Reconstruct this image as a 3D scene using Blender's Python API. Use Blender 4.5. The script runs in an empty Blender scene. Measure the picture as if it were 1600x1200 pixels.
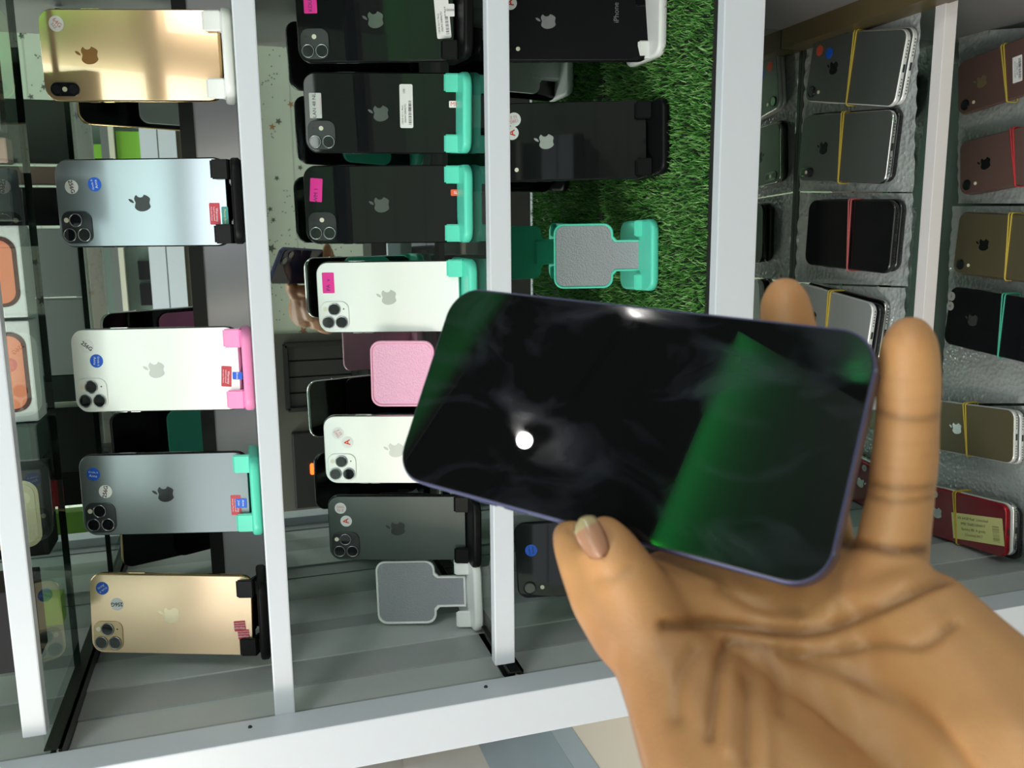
import bpy, bmesh, math, random
import numpy as np
from mathutils import Vector, Matrix

random.seed(4)
rng = np.random.default_rng(4)
SC = bpy.context.scene
COL = SC.collection
EYE = 1.45                       # height of the photographer's lens above the floor

# ------------------------------------------------------------------ camera, world, lights, exposure
# the phone camera was held on its side: picture left is up, picture top is the right-hand end of the cabinet
A = np.array([[-0.00882, -0.30121, -0.95352], [-0.9851, -0.16119, 0.06003], [-0.17178, 0.93984, -0.29529]])
FPX = 1343.45
camd = bpy.data.cameras.new('camera')
cam = bpy.data.objects.new('camera', camd)
COL.objects.link(cam)
camd.sensor_width = 36.0
camd.lens = FPX / 1600 * 36
camd.clip_start = 0.01
right, up, fwd = Vector(A[0]), -Vector(A[1]), Vector(A[2])
R3 = Matrix((right, up, -fwd)).transposed()
cam.matrix_world = Matrix.Translation((0, 0, EYE)) @ R3.to_4x4()
camd.dof.use_dof = True
camd.dof.focus_distance = 0.74
camd.dof.aperture_fstop = 24
SC.camera = cam

w = bpy.data.worlds.new('world')
SC.world = w
w.use_nodes = True
w.node_tree.nodes['Background'].inputs[0].default_value = (0.78, 0.86, 0.92, 1)
w.node_tree.nodes['Background'].inputs[1].default_value = 0.62

SC.view_settings.view_transform = 'Standard'
SC.view_settings.look = 'None'
SC.view_settings.gamma = 1
SC.view_settings.use_curve_mapping = False
SC.view_settings.exposure = 0.0


def area(name, loc, target, sx, sy, power, color=(1, 1, 1)):
    l = bpy.data.lights.new(name, 'AREA')
    l.shape = 'RECTANGLE'
    l.size, l.size_y = sx, sy
    l.energy = power
    l.color = color
    o = bpy.data.objects.new(name, l)
    COL.objects.link(o)
    o.location = loc
    o.rotation_euler = (Vector(target) - Vector(loc)).to_track_quat('-Z', 'Y').to_euler()
    return o


area('ceiling_panel_light', (-1.25, -0.15, EYE + 1.15), (-0.05, 0.75, EYE), 0.9, 0.9, 21, (0.94, 0.98, 1.0))
area('far_ceiling_light', (1.75, -0.9, EYE + 1.1), (0.0, 0.8, EYE), 0.6, 0.6, 20, (0.96, 1.0, 0.97))
area('front_ceiling_light', (-0.36, -0.30, EYE + 1.2), (-0.36, 0.1, EYE), 1.36, 0.8, 15, (1.0, 1.0, 0.98))
area('added_sheen_light', (0.62, -0.88, EYE + 1.2), (0.6, -0.6, EYE), 0.30, 0.36, 2.2, (1.0, 0.98, 0.90))  # added light that puts a white sheen on the glossy gold phone
area('added_wall_wash', (-1.6, -0.85, EYE + 0.9), (-0.1, -1.5, EYE + 0.2), 0.5, 0.5, 16, (0.97, 1.0, 0.96))  # added wash that brightens the star-papered wall in the mirror
area('warm_hand_fill', (-1.15, -0.30, EYE + 0.35), (-0.02, 0.3, EYE - 0.22), 0.35, 0.35, 7.5, (1.0, 0.86, 0.64))  # warm fill added to brighten the hand
area('shop_floor_light', (-1.9, 2.8, EYE + 1.1), (-1.9, 3.0, 0), 1.2, 1.2, 32, (1.0, 0.98, 0.94))


# ------------------------------------------------------------------ helpers
def rc(u, v):
    d = A.T @ np.array([u - 800.0, v - 600.0, FPX])
    return d / d[1]


def at_y(u, v, Y):
    p = rc(u, v) * Y
    return Vector((p[0], p[1], p[2] + EYE))


def at_z(u, v, z):
    p = rc(u, v)
    p = p * (z / p[2])
    return Vector((p[0], p[1], p[2] + EYE))


def cam_pt(u, v, depth):
    p = A.T @ (np.array([(u - 800.0) / FPX, (v - 600.0) / FPX, 1.0]) * depth)
    return Vector((p[0], p[1], p[2] + EYE))


def mirror_pt(u, v, Yw):
    """where a thing at depth Yw behind the lens stands if it shows at (u, v) in the mirror"""
    p = rc(u, v) * (2 * YM - Yw)
    return Vector((p[0], Yw, p[2] + EYE))


MATS = {}


def mat(name, col, rough=0.5, metal=0.0, spec=0.5, coat=0.0, coat_rough=0.03, bump=None, emis=None, alpha=None, noise=None, sss=0):
    if name in MATS:
        return MATS[name]
    m = bpy.data.materials.new(name)
    m.use_nodes = True
    nt = m.node_tree
    b = nt.nodes['Principled BSDF']
    b.inputs['Base Color'].default_value = (*col, 1)
    b.inputs['Roughness'].default_value = rough
    b.inputs['Metallic'].default_value = metal
    b.inputs['Specular IOR Level'].default_value = spec
    b.inputs['Coat Weight'].default_value = coat
    b.inputs['Coat Roughness'].default_value = coat_rough
    if sss:
        b.inputs['Subsurface Weight'].default_value = sss
        b.inputs['Subsurface Radius'].default_value = (0.004, 0.0015, 0.0008)
        b.inputs['Subsurface Scale'].default_value = 1.0
    if emis:
        b.inputs['Emission Color'].default_value = (*emis[0], 1)
        b.inputs['Emission Strength'].default_value = emis[1]
    tc = None
    if bump or noise:
        tc = nt.nodes.new('ShaderNodeTexCoord')
    if noise:      # (scale, amount, other colour)
        n = nt.nodes.new('ShaderNodeTexNoise')
        n.inputs['Scale'].default_value = noise[0]
        n.inputs['Detail'].default_value = 5
        nt.links.new(tc.outputs['Object'], n.inputs['Vector'])
        r = nt.nodes.new('ShaderNodeValToRGB')
        r.color_ramp.elements[0].position = 0.5 - noise[1] / 2
        r.color_ramp.elements[1].position = 0.5 + noise[1] / 2
        r.color_ramp.elements[0].color = (*col, 1)
        r.color_ramp.elements[1].color = (*noise[2], 1)
        nt.links.new(n.outputs['Fac'], r.inputs['Fac'])
        nt.links.new(r.outputs['Color'], b.inputs['Base Color'])
    if bump:       # (kind, scale, strength, distance)
        kind, sc, st, di = bump
        if kind == 'noise':
            n = nt.nodes.new('ShaderNodeTexNoise')
            n.inputs['Detail'].default_value = 4
        else:
            n = nt.nodes.new('ShaderNodeTexVoronoi')
        n.inputs['Scale'].default_value = sc
        nt.links.new(tc.outputs['Object'], n.inputs['Vector'])
        bp = nt.nodes.new('ShaderNodeBump')
        bp.inputs['Strength'].default_value = st
        bp.inputs['Distance'].default_value = di
        nt.links.new(n.outputs[0], bp.inputs['Height'])
        nt.links.new(bp.outputs['Normal'], b.inputs['Normal'])
    MATS[name] = m
    return m


def glass_mat(name, tint, base=0.06, rough=0.01):
    m = bpy.data.materials.new(name)
    m.use_nodes = True
    nt = m.node_tree
    nt.nodes.clear()
    out = nt.nodes.new('ShaderNodeOutputMaterial')
    mx = nt.nodes.new('ShaderNodeMixShader')
    tr = nt.nodes.new('ShaderNodeBsdfTransparent')
    tr.inputs[0].default_value = (*tint, 1)
    gl = nt.nodes.new('ShaderNodeBsdfGlossy')
    gl.inputs['Roughness'].default_value = rough
    fr = nt.nodes.new('ShaderNodeFresnel')
    fr.inputs[0].default_value = 1.28
    ge = nt.nodes.new('ShaderNodeNewGeometry')
    mu = nt.nodes.new('ShaderNodeMath'); mu.operation = 'MULTIPLY_ADD'      # only the outer faces of the pane reflect
    mu.inputs[1].default_value = -1.0
    nt.links.new(ge.outputs['Backfacing'], mu.inputs[0])
    mu.inputs[2].default_value = 1.0
    m2 = nt.nodes.new('ShaderNodeMath'); m2.operation = 'MULTIPLY'
    nt.links.new(mu.outputs[0], m2.inputs[0]); nt.links.new(fr.outputs[0], m2.inputs[1])
    nt.links.new(m2.outputs[0], mx.inputs[0])
    nt.links.new(tr.outputs[0], mx.inputs[1])
    nt.links.new(gl.outputs[0], mx.inputs[2])
    nt.links.new(mx.outputs[0], out.inputs[0])
    MATS[name] = m
    return m


def tag(o, label=None, cat=None, group=None, kind=None):
    if label: o['label'] = label
    if cat: o['category'] = cat
    if group: o['group'] = group
    if kind: o['kind'] = kind
    return o


def empty(name, loc, rot=(0, 0, 0), label=None, cat=None, group=None):
    o = bpy.data.objects.new(name, None)
    o.empty_display_size = 0.02
    COL.objects.link(o)
    o.location = loc
    o.rotation_euler = rot
    return tag(o, label, cat, group)


def link(name, bm, m, parent=None, smooth=False, loc=None):
    me = bpy.data.meshes.new(name)
    bmesh.ops.recalc_face_normals(bm, faces=bm.faces[:])
    bm.to_mesh(me)
    bm.free()
    if smooth:
        for p in me.polygons: p.use_smooth = True
    for k in (m if isinstance(m, (list, tuple)) else [m]):
        me.materials.append(k)
    o = bpy.data.objects.new(name, me)
    COL.objects.link(o)
    if parent: o.parent = parent
    if loc is not None: o.location = loc
    return o


def box(bm, x0, x1, y0, y1, z0, z1, bev=0.0, mi=0):
    vs = [bm.verts.new((x, y, z)) for x in (x0, x1) for y in (y0, y1) for z in (z0, z1)]
    fs = [bm.faces.new([vs[i] for i in f]) for f in ((0, 1, 3, 2), (4, 6, 7, 5), (0, 4, 5, 1), (2, 3, 7, 6), (0, 2, 6, 4), (1, 5, 7, 3))]
    for f in fs: f.material_index = mi
    if bev:
        es = list({e for f in fs for e in f.edges})
        bmesh.ops.bevel(bm, geom=es, offset=bev, segments=2, affect='EDGES', profile=0.6)
    return fs


def bx(name, dims, m, parent=None, bev=0.0, kind=None):
    bm = bmesh.new()
    box(bm, *dims, bev=bev)
    o = link(name, bm, m, parent)
    if kind: o['kind'] = kind
    return o


def rr(w_, h_, r, n=7):
    """rounded rectangle outline, centred"""
    r = max(min(r, w_ / 2 - 1e-6, h_ / 2 - 1e-6), 1e-5)
    pts = []
    for cx, cy, a0 in ((w_ / 2 - r, h_ / 2 - r, 0), (-w_ / 2 + r, h_ / 2 - r, 90), (-w_ / 2 + r, -h_ / 2 + r, 180), (w_ / 2 - r, -h_ / 2 + r, 270)):
        for i in range(n + 1):
            a = math.radians(a0 + 90 * i / n)
            pts.append((cx + r * math.cos(a), cy + r * math.sin(a)))
    return pts


def loft(bm, rings, mi=0, cap0=True, cap1=True):
    """rings: lists of 3-D points of equal length"""
    vr = [[bm.verts.new(p) for p in r] for r in rings]
    n = len(vr[0])
    for a, b in zip(vr[:-1], vr[1:]):
        for i in range(n):
            f = bm.faces.new((a[i], a[(i + 1) % n], b[(i + 1) % n], b[i]))
            f.material_index = mi
            f.smooth = True
    if cap0: bm.faces.new(list(reversed(vr[0]))).material_index = mi
    if cap1: bm.faces.new(vr[-1]).material_index = mi


def slab(bm, cx, cz, w_, h_, r, y0, y1, bev, mi=0, seg=3, n=7):
    """rounded slab standing in XZ, thick along Y"""
    rings = []
    prof = []
    if bev > 0:
        for i in range(seg + 1):
            a = math.pi / 2 * i / seg
            prof.append((bev * (1 - math.sin(a)), y0 + bev * (1 - math.cos(a))))
        for i in range(seg + 1):
            a = math.pi / 2 * (1 - i / seg)
            prof.append((bev * (1 - math.sin(a)), y1 - bev * (1 - math.cos(a))))
    else:
        prof = [(0, y0), (0, y1)]
    for ins, y in prof:
        rings.append([(cx + x, y, cz + z) for x, z in rr(w_ - 2 * ins, h_ - 2 * ins, r - ins, n)])
    loft(bm, rings, mi)


def disc(bm, cx, cz, r, y0, y1, n=24, mi=0, bev=0.0):
    prof = [(r, y0), (r, y1)] if not bev else [(r - bev, y0), (r, y0 + bev * (1 if y1 > y0 else -1)), (r, y1)]
    rings = [[(cx + q * math.cos(2 * math.pi * i / n), y, cz + q * math.sin(2 * math.pi * i / n)) for i in range(n)] for q, y in prof]
    loft(bm, rings, mi)


def torus_ring(bm, cx, cz, r, t, y, n=28, k=6):
    for i in range(n):
        pass
    vs = []
    for i in range(n):
        a = 2 * math.pi * i / n
        vs.append([bm.verts.new((cx + (r + t * math.cos(b)) * math.cos(a), y + t * math.sin(b), cz + (r + t * math.cos(b)) * math.sin(a))) for b in [2 * math.pi * j / k for j in range(k)]])
    for i in range(n):
        for j in range(k):
            bm.faces.new((vs[i][j], vs[(i + 1) % n][j], vs[(i + 1) % n][(j + 1) % k], vs[i][(j + 1) % k])).smooth = True


def tube(bm, pts, r, k=8, closed=False):
    pts = [Vector(p) for p in pts]
    rings = []
    for i, p in enumerate(pts):
        a = pts[(i - 1) % len(pts)] if closed or i else p
        b = pts[(i + 1) % len(pts)] if closed or i < len(pts) - 1 else p
        t = (b - a).normalized()
        s = t.cross(Vector((0.13, 0.21, 0.97))).normalized()
        q = t.cross(s)
        rings.append([bm.verts.new(p + r * (math.cos(2 * math.pi * j / k) * s + math.sin(2 * math.pi * j / k) * q)) for j in range(k)])
    m = len(rings)
    for i in range(m if closed else m - 1):
        a, b = rings[i], rings[(i + 1) % m]
        for j in range(k):
            bm.faces.new((a[j], a[(j + 1) % k], b[(j + 1) % k], b[j])).smooth = True
    if not closed:
        bm.faces.new(rings[0]); bm.faces.new(rings[-1][::-1])


TXT = {}


def text(name, s, size, m, parent, x, z, y, rot=0.0, bold=0.0):
    """letters lying on a face that looks along -Y, readable from -Y"""
    key = (s, bold)
    if key not in TXT:
        c = bpy.data.curves.new('letters', 'FONT')
        c.body = s
        c.align_x = 'CENTER'
        c.align_y = 'CENTER'
        c.size = 1
        c.space_line = 0.85
        c.resolution_u = 3
        c.offset = bold
        o = bpy.data.objects.new('letters', c)
        COL.objects.link(o)
        bpy.context.view_layer.update()
        me = bpy.data.meshes.new_from_object(o.evaluated_get(bpy.context.evaluated_depsgraph_get()))
        bpy.data.objects.remove(o)
        bpy.data.curves.remove(c)
        TXT[key] = me
    me = TXT[key].copy()
    me.materials.clear()
    me.materials.append(m)
    o = bpy.data.objects.new(name, me)
    COL.objects.link(o)
    o.parent = parent
    o.matrix_local = Matrix.Translation((x, y, z)) @ Matrix.Rotation(-rot, 4, 'Y') @ Matrix.Rotation(math.pi / 2, 4, 'X') @ Matrix.Scale(size, 4)
    return o


# ------------------------------------------------------------------ materials
WHITE = mat('white_laminate', (0.60, 0.63, 0.70), 0.35, noise=(3, 0.8, (0.57, 0.60, 0.68)))
LAV = mat('pale_grey_laminate', (0.62, 0.60, 0.68), 0.45, noise=(5, 0.7, (0.58, 0.57, 0.64)))
SIDEG = mat('grey_side_board', (0.52, 0.54, 0.55), 0.4, noise=(9, 0.5, (0.42, 0.45, 0.46)))
SIDED = mat('darker_side_board', (0.30, 0.31, 0.32), 0.4, noise=(9, 0.5, (0.38, 0.40, 0.41)))
BLACKP = mat('black_plastic', (0.005, 0.005, 0.006), 0.42, spec=0.15)
BLACKM = mat('black_channel', (0.014, 0.014, 0.014), 0.4, metal=0.3)
STEEL = mat('screw_steel', (0.55, 0.53, 0.5), 0.3, metal=1.0)
MIRROR = mat('mirror_silvering', (0.66, 0.72, 0.69), 0.0, metal=1.0)
GLASS = glass_mat('shelf_glass', (0.90, 0.955, 0.93))
GLASS_EDGE = mat('dark_glass_edge', (0.004, 0.012, 0.008), 0.15)
TEAL = mat('turquoise_plastic', (0.10, 0.66, 0.50), 0.35)
PINKP = mat('pink_plastic', (0.88, 0.27, 0.55), 0.38)
PINKL = mat('pale_pink_plastic', (0.90, 0.42, 0.62), 0.4)
WHITEP = mat('white_plastic', (0.80, 0.82, 0.83), 0.35)
PADG = mat('grey_textured_pad', (0.30, 0.31, 0.35), 0.6, bump=('voronoi', 620, 0.9, 0.0006))
PADP = mat('pink_textured_pad', (0.88, 0.46, 0.68), 0.6, bump=('voronoi', 620, 0.9, 0.0006))
SCREEN = mat('black_screen_glass', (0.004, 0.004, 0.005), 0.04, spec=0.5)
LENS = mat('lens_glass', (0.006, 0.007, 0.010), 0.05, coat=1)
LENSRING = mat('lens_ring', (0.35, 0.36, 0.38), 0.25, metal=1)
FLASH = mat('flash_lens', (0.85, 0.80, 0.66), 0.3)
PAPER = mat('white_sticker', (0.82, 0.82, 0.84), 0.55)
BLUEST = mat('blue_sticker', (0.005, 0.10, 0.62), 0.5)
REDST = mat('red_warranty_label', (0.50, 0.035, 0.06), 0.5)
PINKST = mat('magenta_sticker', (0.95, 0.03, 0.38), 0.6)
TEALST = mat('teal_label', (0.03, 0.24, 0.24), 0.5)
YELST = mat('pale_yellow_label', (0.62, 0.60, 0.25), 0.6)
INK = mat('black_ink', (0.012, 0.012, 0.015), 0.6)
REDINK = mat('red_ink', (0.75, 0.04, 0.03), 0.6)
PINKINK = mat('dark_red_ink', (0.70, 0.10, 0.13), 0.6)
WHITEINK = mat('white_print', (0.75, 0.78, 0.85), 0.6)
PURPINK = mat('purple_ink', (0.10, 0.01, 0.12), 0.6)
BAND = mat('yellow_rubber_band', (0.52, 0.38, 0.05), 0.5)
GREENBAND = mat('green_rubber_band', (0.05, 0.38, 0.26), 0.5)
REDBAND = mat('pink_rubber_band', (0.45, 0.10, 0.10), 0.5)

GLS = dict(rough=0.12, coat=1.0, coat_rough=0.02)
G_GOLD = mat('gold_back_glass', (0.72, 0.50, 0.30), metal=0.55, **GLS)
G_GOLD2 = mat('champagne_back_glass', (0.86, 0.64, 0.43), 0.30, metal=0.3)
G_SILVER = mat('silver_frosted_glass', (0.88, 0.90, 0.90), 0.32, metal=0.1)
G_GREY = mat('grey_frosted_glass', (0.20, 0.24, 0.26), 0.30, metal=0.35)
G_LGREY = mat('pale_grey_glossy_glass', (0.34, 0.41, 0.46), 0.22, metal=0.55)
G_GREEN = mat('midnight_green_glass', (0.055, 0.072, 0.070), 0.30, metal=0.15)
G_BLACK = mat('black_back_glass', (0.006, 0.0065, 0.008), 0.03, spec=0.4)
F_GOLD = mat('gold_frame', (0.75, 0.52, 0.25), 0.15, metal=1)
F_STEEL = mat('silver_frame', (0.62, 0.62, 0.60), 0.15, metal=1)
F_DARK = mat('dark_frame', (0.06, 0.065, 0.07), 0.2, metal=1)
F_BLACK = mat('black_frame', (0.008, 0.008, 0.009), 0.25)
L_GREY = mat('grey_logo', (0.16, 0.165, 0.17), 0.2, metal=0.8)
L_DARK = mat('dark_logo', (0.03, 0.034, 0.036), 0.25, metal=0.8)
L_BROWN = mat('bronze_logo', (0.13, 0.055, 0.02), 0.2, metal=0.9)
L_SILV = mat('pale_logo', (0.52, 0.53, 0.52), 0.35, metal=0.3)
L_CHAMP = mat('champagne_logo', (0.78, 0.66, 0.46), 0.25, metal=0.4)
L_BRIGHT = mat('bright_logo', (0.62, 0.63, 0.65), 0.25, metal=0.8)

# ------------------------------------------------------------------ the shop around the cabinet
YF, YM = 0.70, 0.965             # front of the shelf rails, and the mirror at the back
XL, XR = -0.413, 0.245           # left and right side boards
XS = -0.400
Z = lambda z: EYE + z

m_floor = mat('beige_floor_tile', (0.74, 0.66, 0.53), 0.35, noise=(1.2, 0.5, (0.68, 0.61, 0.49)))
bm = bmesh.new()
box(bm, -6, 3, -2.0, 9, -0.05, 0)
tag(link('floor', bm, m_floor), kind='structure')
m_strip = mat('blue_grey_tile_strip', (0.22, 0.30, 0.33), 0.3, noise=(2, 0.5, (0.27, 0.34, 0.36)))
m_strip2 = mat('pale_blue_tile_strip', (0.33, 0.40, 0.42), 0.3, noise=(2, 0.5, (0.30, 0.37, 0.39)))
pa, pb, pc = at_z(893, 1135, -EYE), at_z(925, 1128, -EYE), at_z(1010, 1120, -EYE)
tag(bx('trim_1', (pa.x - 0.20, pa.x, 1.2, 9, 0, 0.004), m_strip2), kind='structure')
tag(bx('trim_2', (pa.x - 1.2, pa.x - 0.20, 1.2, 9, 0, 0.005), m_strip), kind='structure')
tag(bx('wall_front', (-6, 3, 8.9, 9, 0, 3.4), mat('far_wall_paint', (0.55, 0.50, 0.42), 0.7)), kind='structure')

# wall behind the photographer, papered with stars (seen only in the mirror)
YW = -1.5
m_wp = mat('pale_wallpaper', (0.66, 0.72, 0.60), 0.7, noise=(6, 0.9, (0.60, 0.66, 0.55)))
m_plank = mat('wallpaper_plank_line', (0.50, 0.55, 0.46), 0.7)
m_star = mat('printed_star_grey', (0.12, 0.13, 0.11), 0.6)
m_star2 = mat('printed_star_brown', (0.42, 0.22, 0.10), 0.6)
bm = bmesh.new()
box(bm, -2.4, 2.4, YW - 0.1, YW, 0, 3.1)
for k in range(24):
    z = 0.1 + k * 0.125
    box(bm, -2.4, 2.4, YW, YW + 0.0006, z, z + 0.006, mi=1)


def star(bm, x, z, r, mi, rot, thick=0.0012):
    pts = []
    for i in range(10):
        q = r if i % 2 == 0 else r * 0.42
        a = rot + math.pi * i / 5
        pts.append((x + q * math.cos(a), z + q * math.sin(a)))
    ctr = bm.verts.new((x, YW + thick, z))
    vs = [bm.verts.new((a, YW + thick, b)) for a, b in pts]
    for i in range(10):
        bm.faces.new((ctr, vs[i], vs[(i + 1) % 10])).material_index = mi


for k in range(260):
    x, z = random.uniform(-1.3, 1.3), random.uniform(0.9, 2.12)
    star(bm, x, z, random.choice((0.011, 0.014, 0.019)), 2 if random.random() < 0.85 else 3, random.random() * 6)
for k in range(26):
    cx, cz = random.uniform(-1.2, 1.2), random.uniform(1.0, 2.1)
    for j in range(38):
        x, z = cx + random.gauss(0, 0.13), cz + random.gauss(0, 0.03)
        star(bm, x, z, 0.0035, 2, 0, 0.0009)
tag(link('wall_back', bm, [m_wp, m_plank, m_star, m_star2]), kind='structure')

# ceiling: two dropped grey boards with a dark trough between them that holds the lamps and a green strip light
m_ceil = mat('ceiling_paint', (0.62, 0.66, 0.66), 0.6)
m_trough = mat('dark_trough_paint', (0.012, 0.012, 0.013), 0.6)
CZ = EYE + 1.25
bm = bmesh.new()
box(bm, -6, 0.35, -2.0, 9, CZ, CZ + 0.1)
tag(link('ceiling', bm, m_ceil), kind='structure')
tag(bx('trim_3', (0.35, 3.0, -2.0, 9, CZ + 0.42, CZ + 0.5), m_trough), kind='structure')
# ------------------------------------------------------------------ the display cabinet
cab = empty('display_cabinet', (0, 0, 0), label='white framed glass display cabinet holding rows of phones on stands', cat='cabinet')
box_white = lambda n, d, m=WHITE, bev=0.0012: bx(n, d, m, cab, bev)
rails = [(0.1655, 0.1825, -0.384), (-0.0235, -0.0068, -0.404), (-0.2205, -0.2015, -0.388), (-0.458, -0.417, -0.413)]
for z0, z1, x0 in rails:
    box_white('shelf_rail', (x0, 0.26, YF, YF + 0.012, Z(z0), Z(z1)))
bxr = bx('lower_rail', (XL, 0.226, 0.733, 0.747, Z(-0.7005), Z(-0.6855)), mat('warm_white_rail', (0.62, 0.58, 0.60), 0.4), cab, 0.0008)
# left stile and the boards of the left side wall
box_white('stile', (XS - 0.042, XS, 0.668, YF, Z(-1.3), Z(0.75)))
bx('side_panel', (XL - 0.02, XL, YF - 0.002, YM + 0.02, Z(-1.3), Z(0.75)), SIDEG, cab)
for y0, y1, mm, t in ((0.700, 0.722, SIDED, 0.0015), (0.765, 0.812, SIDED, 0.002), (0.812, 0.868, SIDEG, 0.0035), (0.868, 0.900, SIDED, 0.001)):
    bx('side_board', (XL - 0.001, XL + t, y0, y1, Z(-1.2), Z(0.7)), mm, cab)
for px in ((390, 1123), (758, 1063)):
    q = at_y(px[0], px[1], 0.69)
    bm = bmesh.new()
    bmesh.ops.create_uvsphere(bm, u_segments=10, v_segments=6, radius=0.0018)
    link('screw', bm, INK, cab, True, (XS, 0.688, q.z))
bx('side_panel', (XR, XR + 0.02, YF + 0.005, YM + 0.02, Z(-0.417), Z(0.75)), mat('dim_side_panel', (0.20, 0.20, 0.20), 0.4), cab)
bx('side_panel', (XR, XR + 0.02, YF + 0.005, YM + 0.02, Z(-1.3), Z(-0.417)), mat('grey_side_panel', (0.2, 0.195, 0.20), 0.45), cab)
bx('corner_trim', (0.222, XR, YF + 0.02, YM - 0.001, Z(-0.6885), Z(-0.655)), mat('brown_gold_trim', (0.085, 0.065, 0.028), 0.4), cab)
bx('mirror', (XL, XR + 0.02, YM, YM + 0.006, Z(-1.25), Z(0.75)), MIRROR, cab)
bx('back_board', (XL - 0.02, XR + 0.02, YM + 0.008, YM + 0.03, Z(-1.3), Z(0.75)), SIDED, cab)
bx('back_rail', (XL + 0.001, XR, YM - 0.012, YM - 0.0005, Z(-0.012), Z(0.034)), LAV, cab)
bx('mirror_trim', (XL + 0.001, XR, YM - 0.014, YM - 0.0005, Z(0.034), Z(0.0475)), mat('charcoal_trim', (0.02, 0.02, 0.022), 0.4), cab)
for zz in (-0.6886, -0.9093):
    bx('mirror_trim', (XL + 0.001, XR, YM - 0.006, YM - 0.0004, Z(zz), Z(zz + 0.0022)), MATS['charcoal_trim'], cab)
# glass shelves
ZS = {1: 0.1660, 2: -0.0072, 3: -0.2185, 4: -0.6885, 5: -0.905}
bx('glass_shelf', (XL + 0.003, XR - 0.002, YF + 0.013, 0.848, Z(0.1655), Z(0.1710)), GLASS, cab)
bx('glass_edge', (XL + 0.003, XR - 0.002, 0.8482, 0.8505, Z(0.1655), Z(0.1710)), GLASS_EDGE, cab)
bx('glass_shelf', (XL + 0.003, XR - 0.002, YF + 0.013, 0.90, Z(-0.0125), Z(-0.0072)), GLASS, cab)
bx('glass_shelf', (XL + 0.003, XR - 0.002, YF + 0.013, 0.94, Z(-0.2240), Z(-0.2185)), GLASS, cab)
bx('glass_shelf', (XL + 0.001, XR - 0.001, 0.748, YM - 0.001, Z(-0.6965), Z(-0.6890)), GLASS, cab)
bx('shelf_board', (XL + 0.001, XR - 0.001, YF + 0.0125, YM - 0.001, Z(-0.432), Z(-0.4230)), SIDED, cab)
bx('glass_shelf', (XL + 0.001, XR - 0.001, 0.62, YM - 0.001, Z(-0.915), Z(-0.9095)), GLASS, cab)
bx('base_board', (XL + 0.001, XR + 0.02, 0.60, YM - 0.001, Z(-1.06), Z(-1.04)), mat('dark_base_board', (0.07, 0.075, 0.075), 0.5), cab)
for zc in (0.158, -0.227):
    bm = bmesh.new()
    box(bm, XL + 0.0005, XL + 0.016, YF + 0.001, YM - 0.001, Z(zc - 0.002), Z(zc + 0.0005))
    box(bm, XL + 0.0005, XL + 0.002, YF + 0.001, YM - 0.001, Z(zc - 0.002), Z(zc + 0.011))
    box(bm, XL + 0.0145, XL + 0.016, YF + 0.001, YM - 0.001, Z(zc - 0.002), Z(zc + 0.011))
    link('shelf_track', bm, BLACKM, cab)
    bm = bmesh.new()
    bmesh.ops.create_uvsphere(bm, u_segments=10, v_segments=6, radius=0.003)
    link('screw', bm, STEEL, cab, True, (XL + 0.008, YF + 0.008, Z(zc + 0.001)))

# artificial grass on the third shelf
gm = empty('artificial_grass_mat', (0, 0.83, Z(-0.4228)), label='green artificial grass mat lining the shelf under the black phones', cat='grass mat')
bx('edge_binding', (XL + 0.004, XR - 0.001, YF + 0.0125 - 0.83, YF + 0.017 - 0.83, 0.0002, 0.0065), mat('mat_backing', (0.008, 0.009, 0.008), 0.8), gm)
bx('backing', (XL + 0.004, XR - 0.001, YF + 0.017 - 0.83, YM - 0.002 - 0.83, 0.0002, 0.0035), mat('mat_backing', (0.008, 0.009, 0.008), 0.8), gm)
N = 30000
gx = rng.uniform(XL + 0.006, XR - 0.003, N); gy = rng.uniform(YF + 0.016, YM - 0.004, N)
hh = rng.uniform(0.005, 0.0105, N); an = rng.uniform(0, math.pi, N); ln = rng.uniform(0, 2 * math.pi, N); la = rng.uniform(0.001, 0.0055, N)
wv = 0.00055
dx, dy = np.cos(an) * wv, np.sin(an) * wv
lx, ly = np.cos(ln) * la, np.sin(ln) * la
z0 = 0.003
P = np.stack([np.stack([gx - dx, gy - dy - 0.83, np.full(N, z0)], 1), np.stack([gx + dx, gy + dy - 0.83, np.full(N, z0)], 1),
              np.stack([gx + dx + lx * .4, gy + dy + ly * .4 - 0.83, z0 + hh * .6], 1), np.stack([gx - dx + lx * .4, gy - dy + ly * .4 - 0.83, z0 + hh * .6], 1),
              np.stack([gx + lx, gy + ly - 0.83, z0 + hh], 1)], 1).reshape(-1, 3)
faces = []
for i in range(N):
    b = i * 5
    faces.append((b, b + 1, b + 2, b + 3)); faces.append((b + 3, b + 2, b + 4))
me = bpy.data.meshes.new('grass_blades')
me.from_pydata(P.tolist(), [], faces)
for k, c in enumerate(((0.06, 0.22, 0.035), (0.10, 0.31, 0.06), (0.19, 0.38, 0.12), (0.03, 0.13, 0.02))):
    me.materials.append(mat('grass_blade_%d' % k, c, 0.45))
idx = np.repeat(rng.integers(0, 4, N), 2)
me.polygons.foreach_set('material_index', idx.astype(np.int32))
o = bpy.data.objects.new('grass_blades', me)
COL.objects.link(o); o.parent = gm
o['kind'] = 'stuff'

# ------------------------------------------------------------------ logo
def catmull(pts, k=5):
    out = []
    n = len(pts)
    for i in range(n):
        p0, p1, p2, p3 = (np.array(pts[(i + j - 1) % n]) for j in range(4))
        for t in np.linspace(0, 1, k, endpoint=False):
            out.append(tuple(0.5 * ((2 * p1) + (-p0 + p2) * t + (2 * p0 - 5 * p1 + 4 * p2 - p3) * t * t + (-p0 + 3 * p1 - 3 * p2 + p3) * t ** 3)))
    return out


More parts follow.
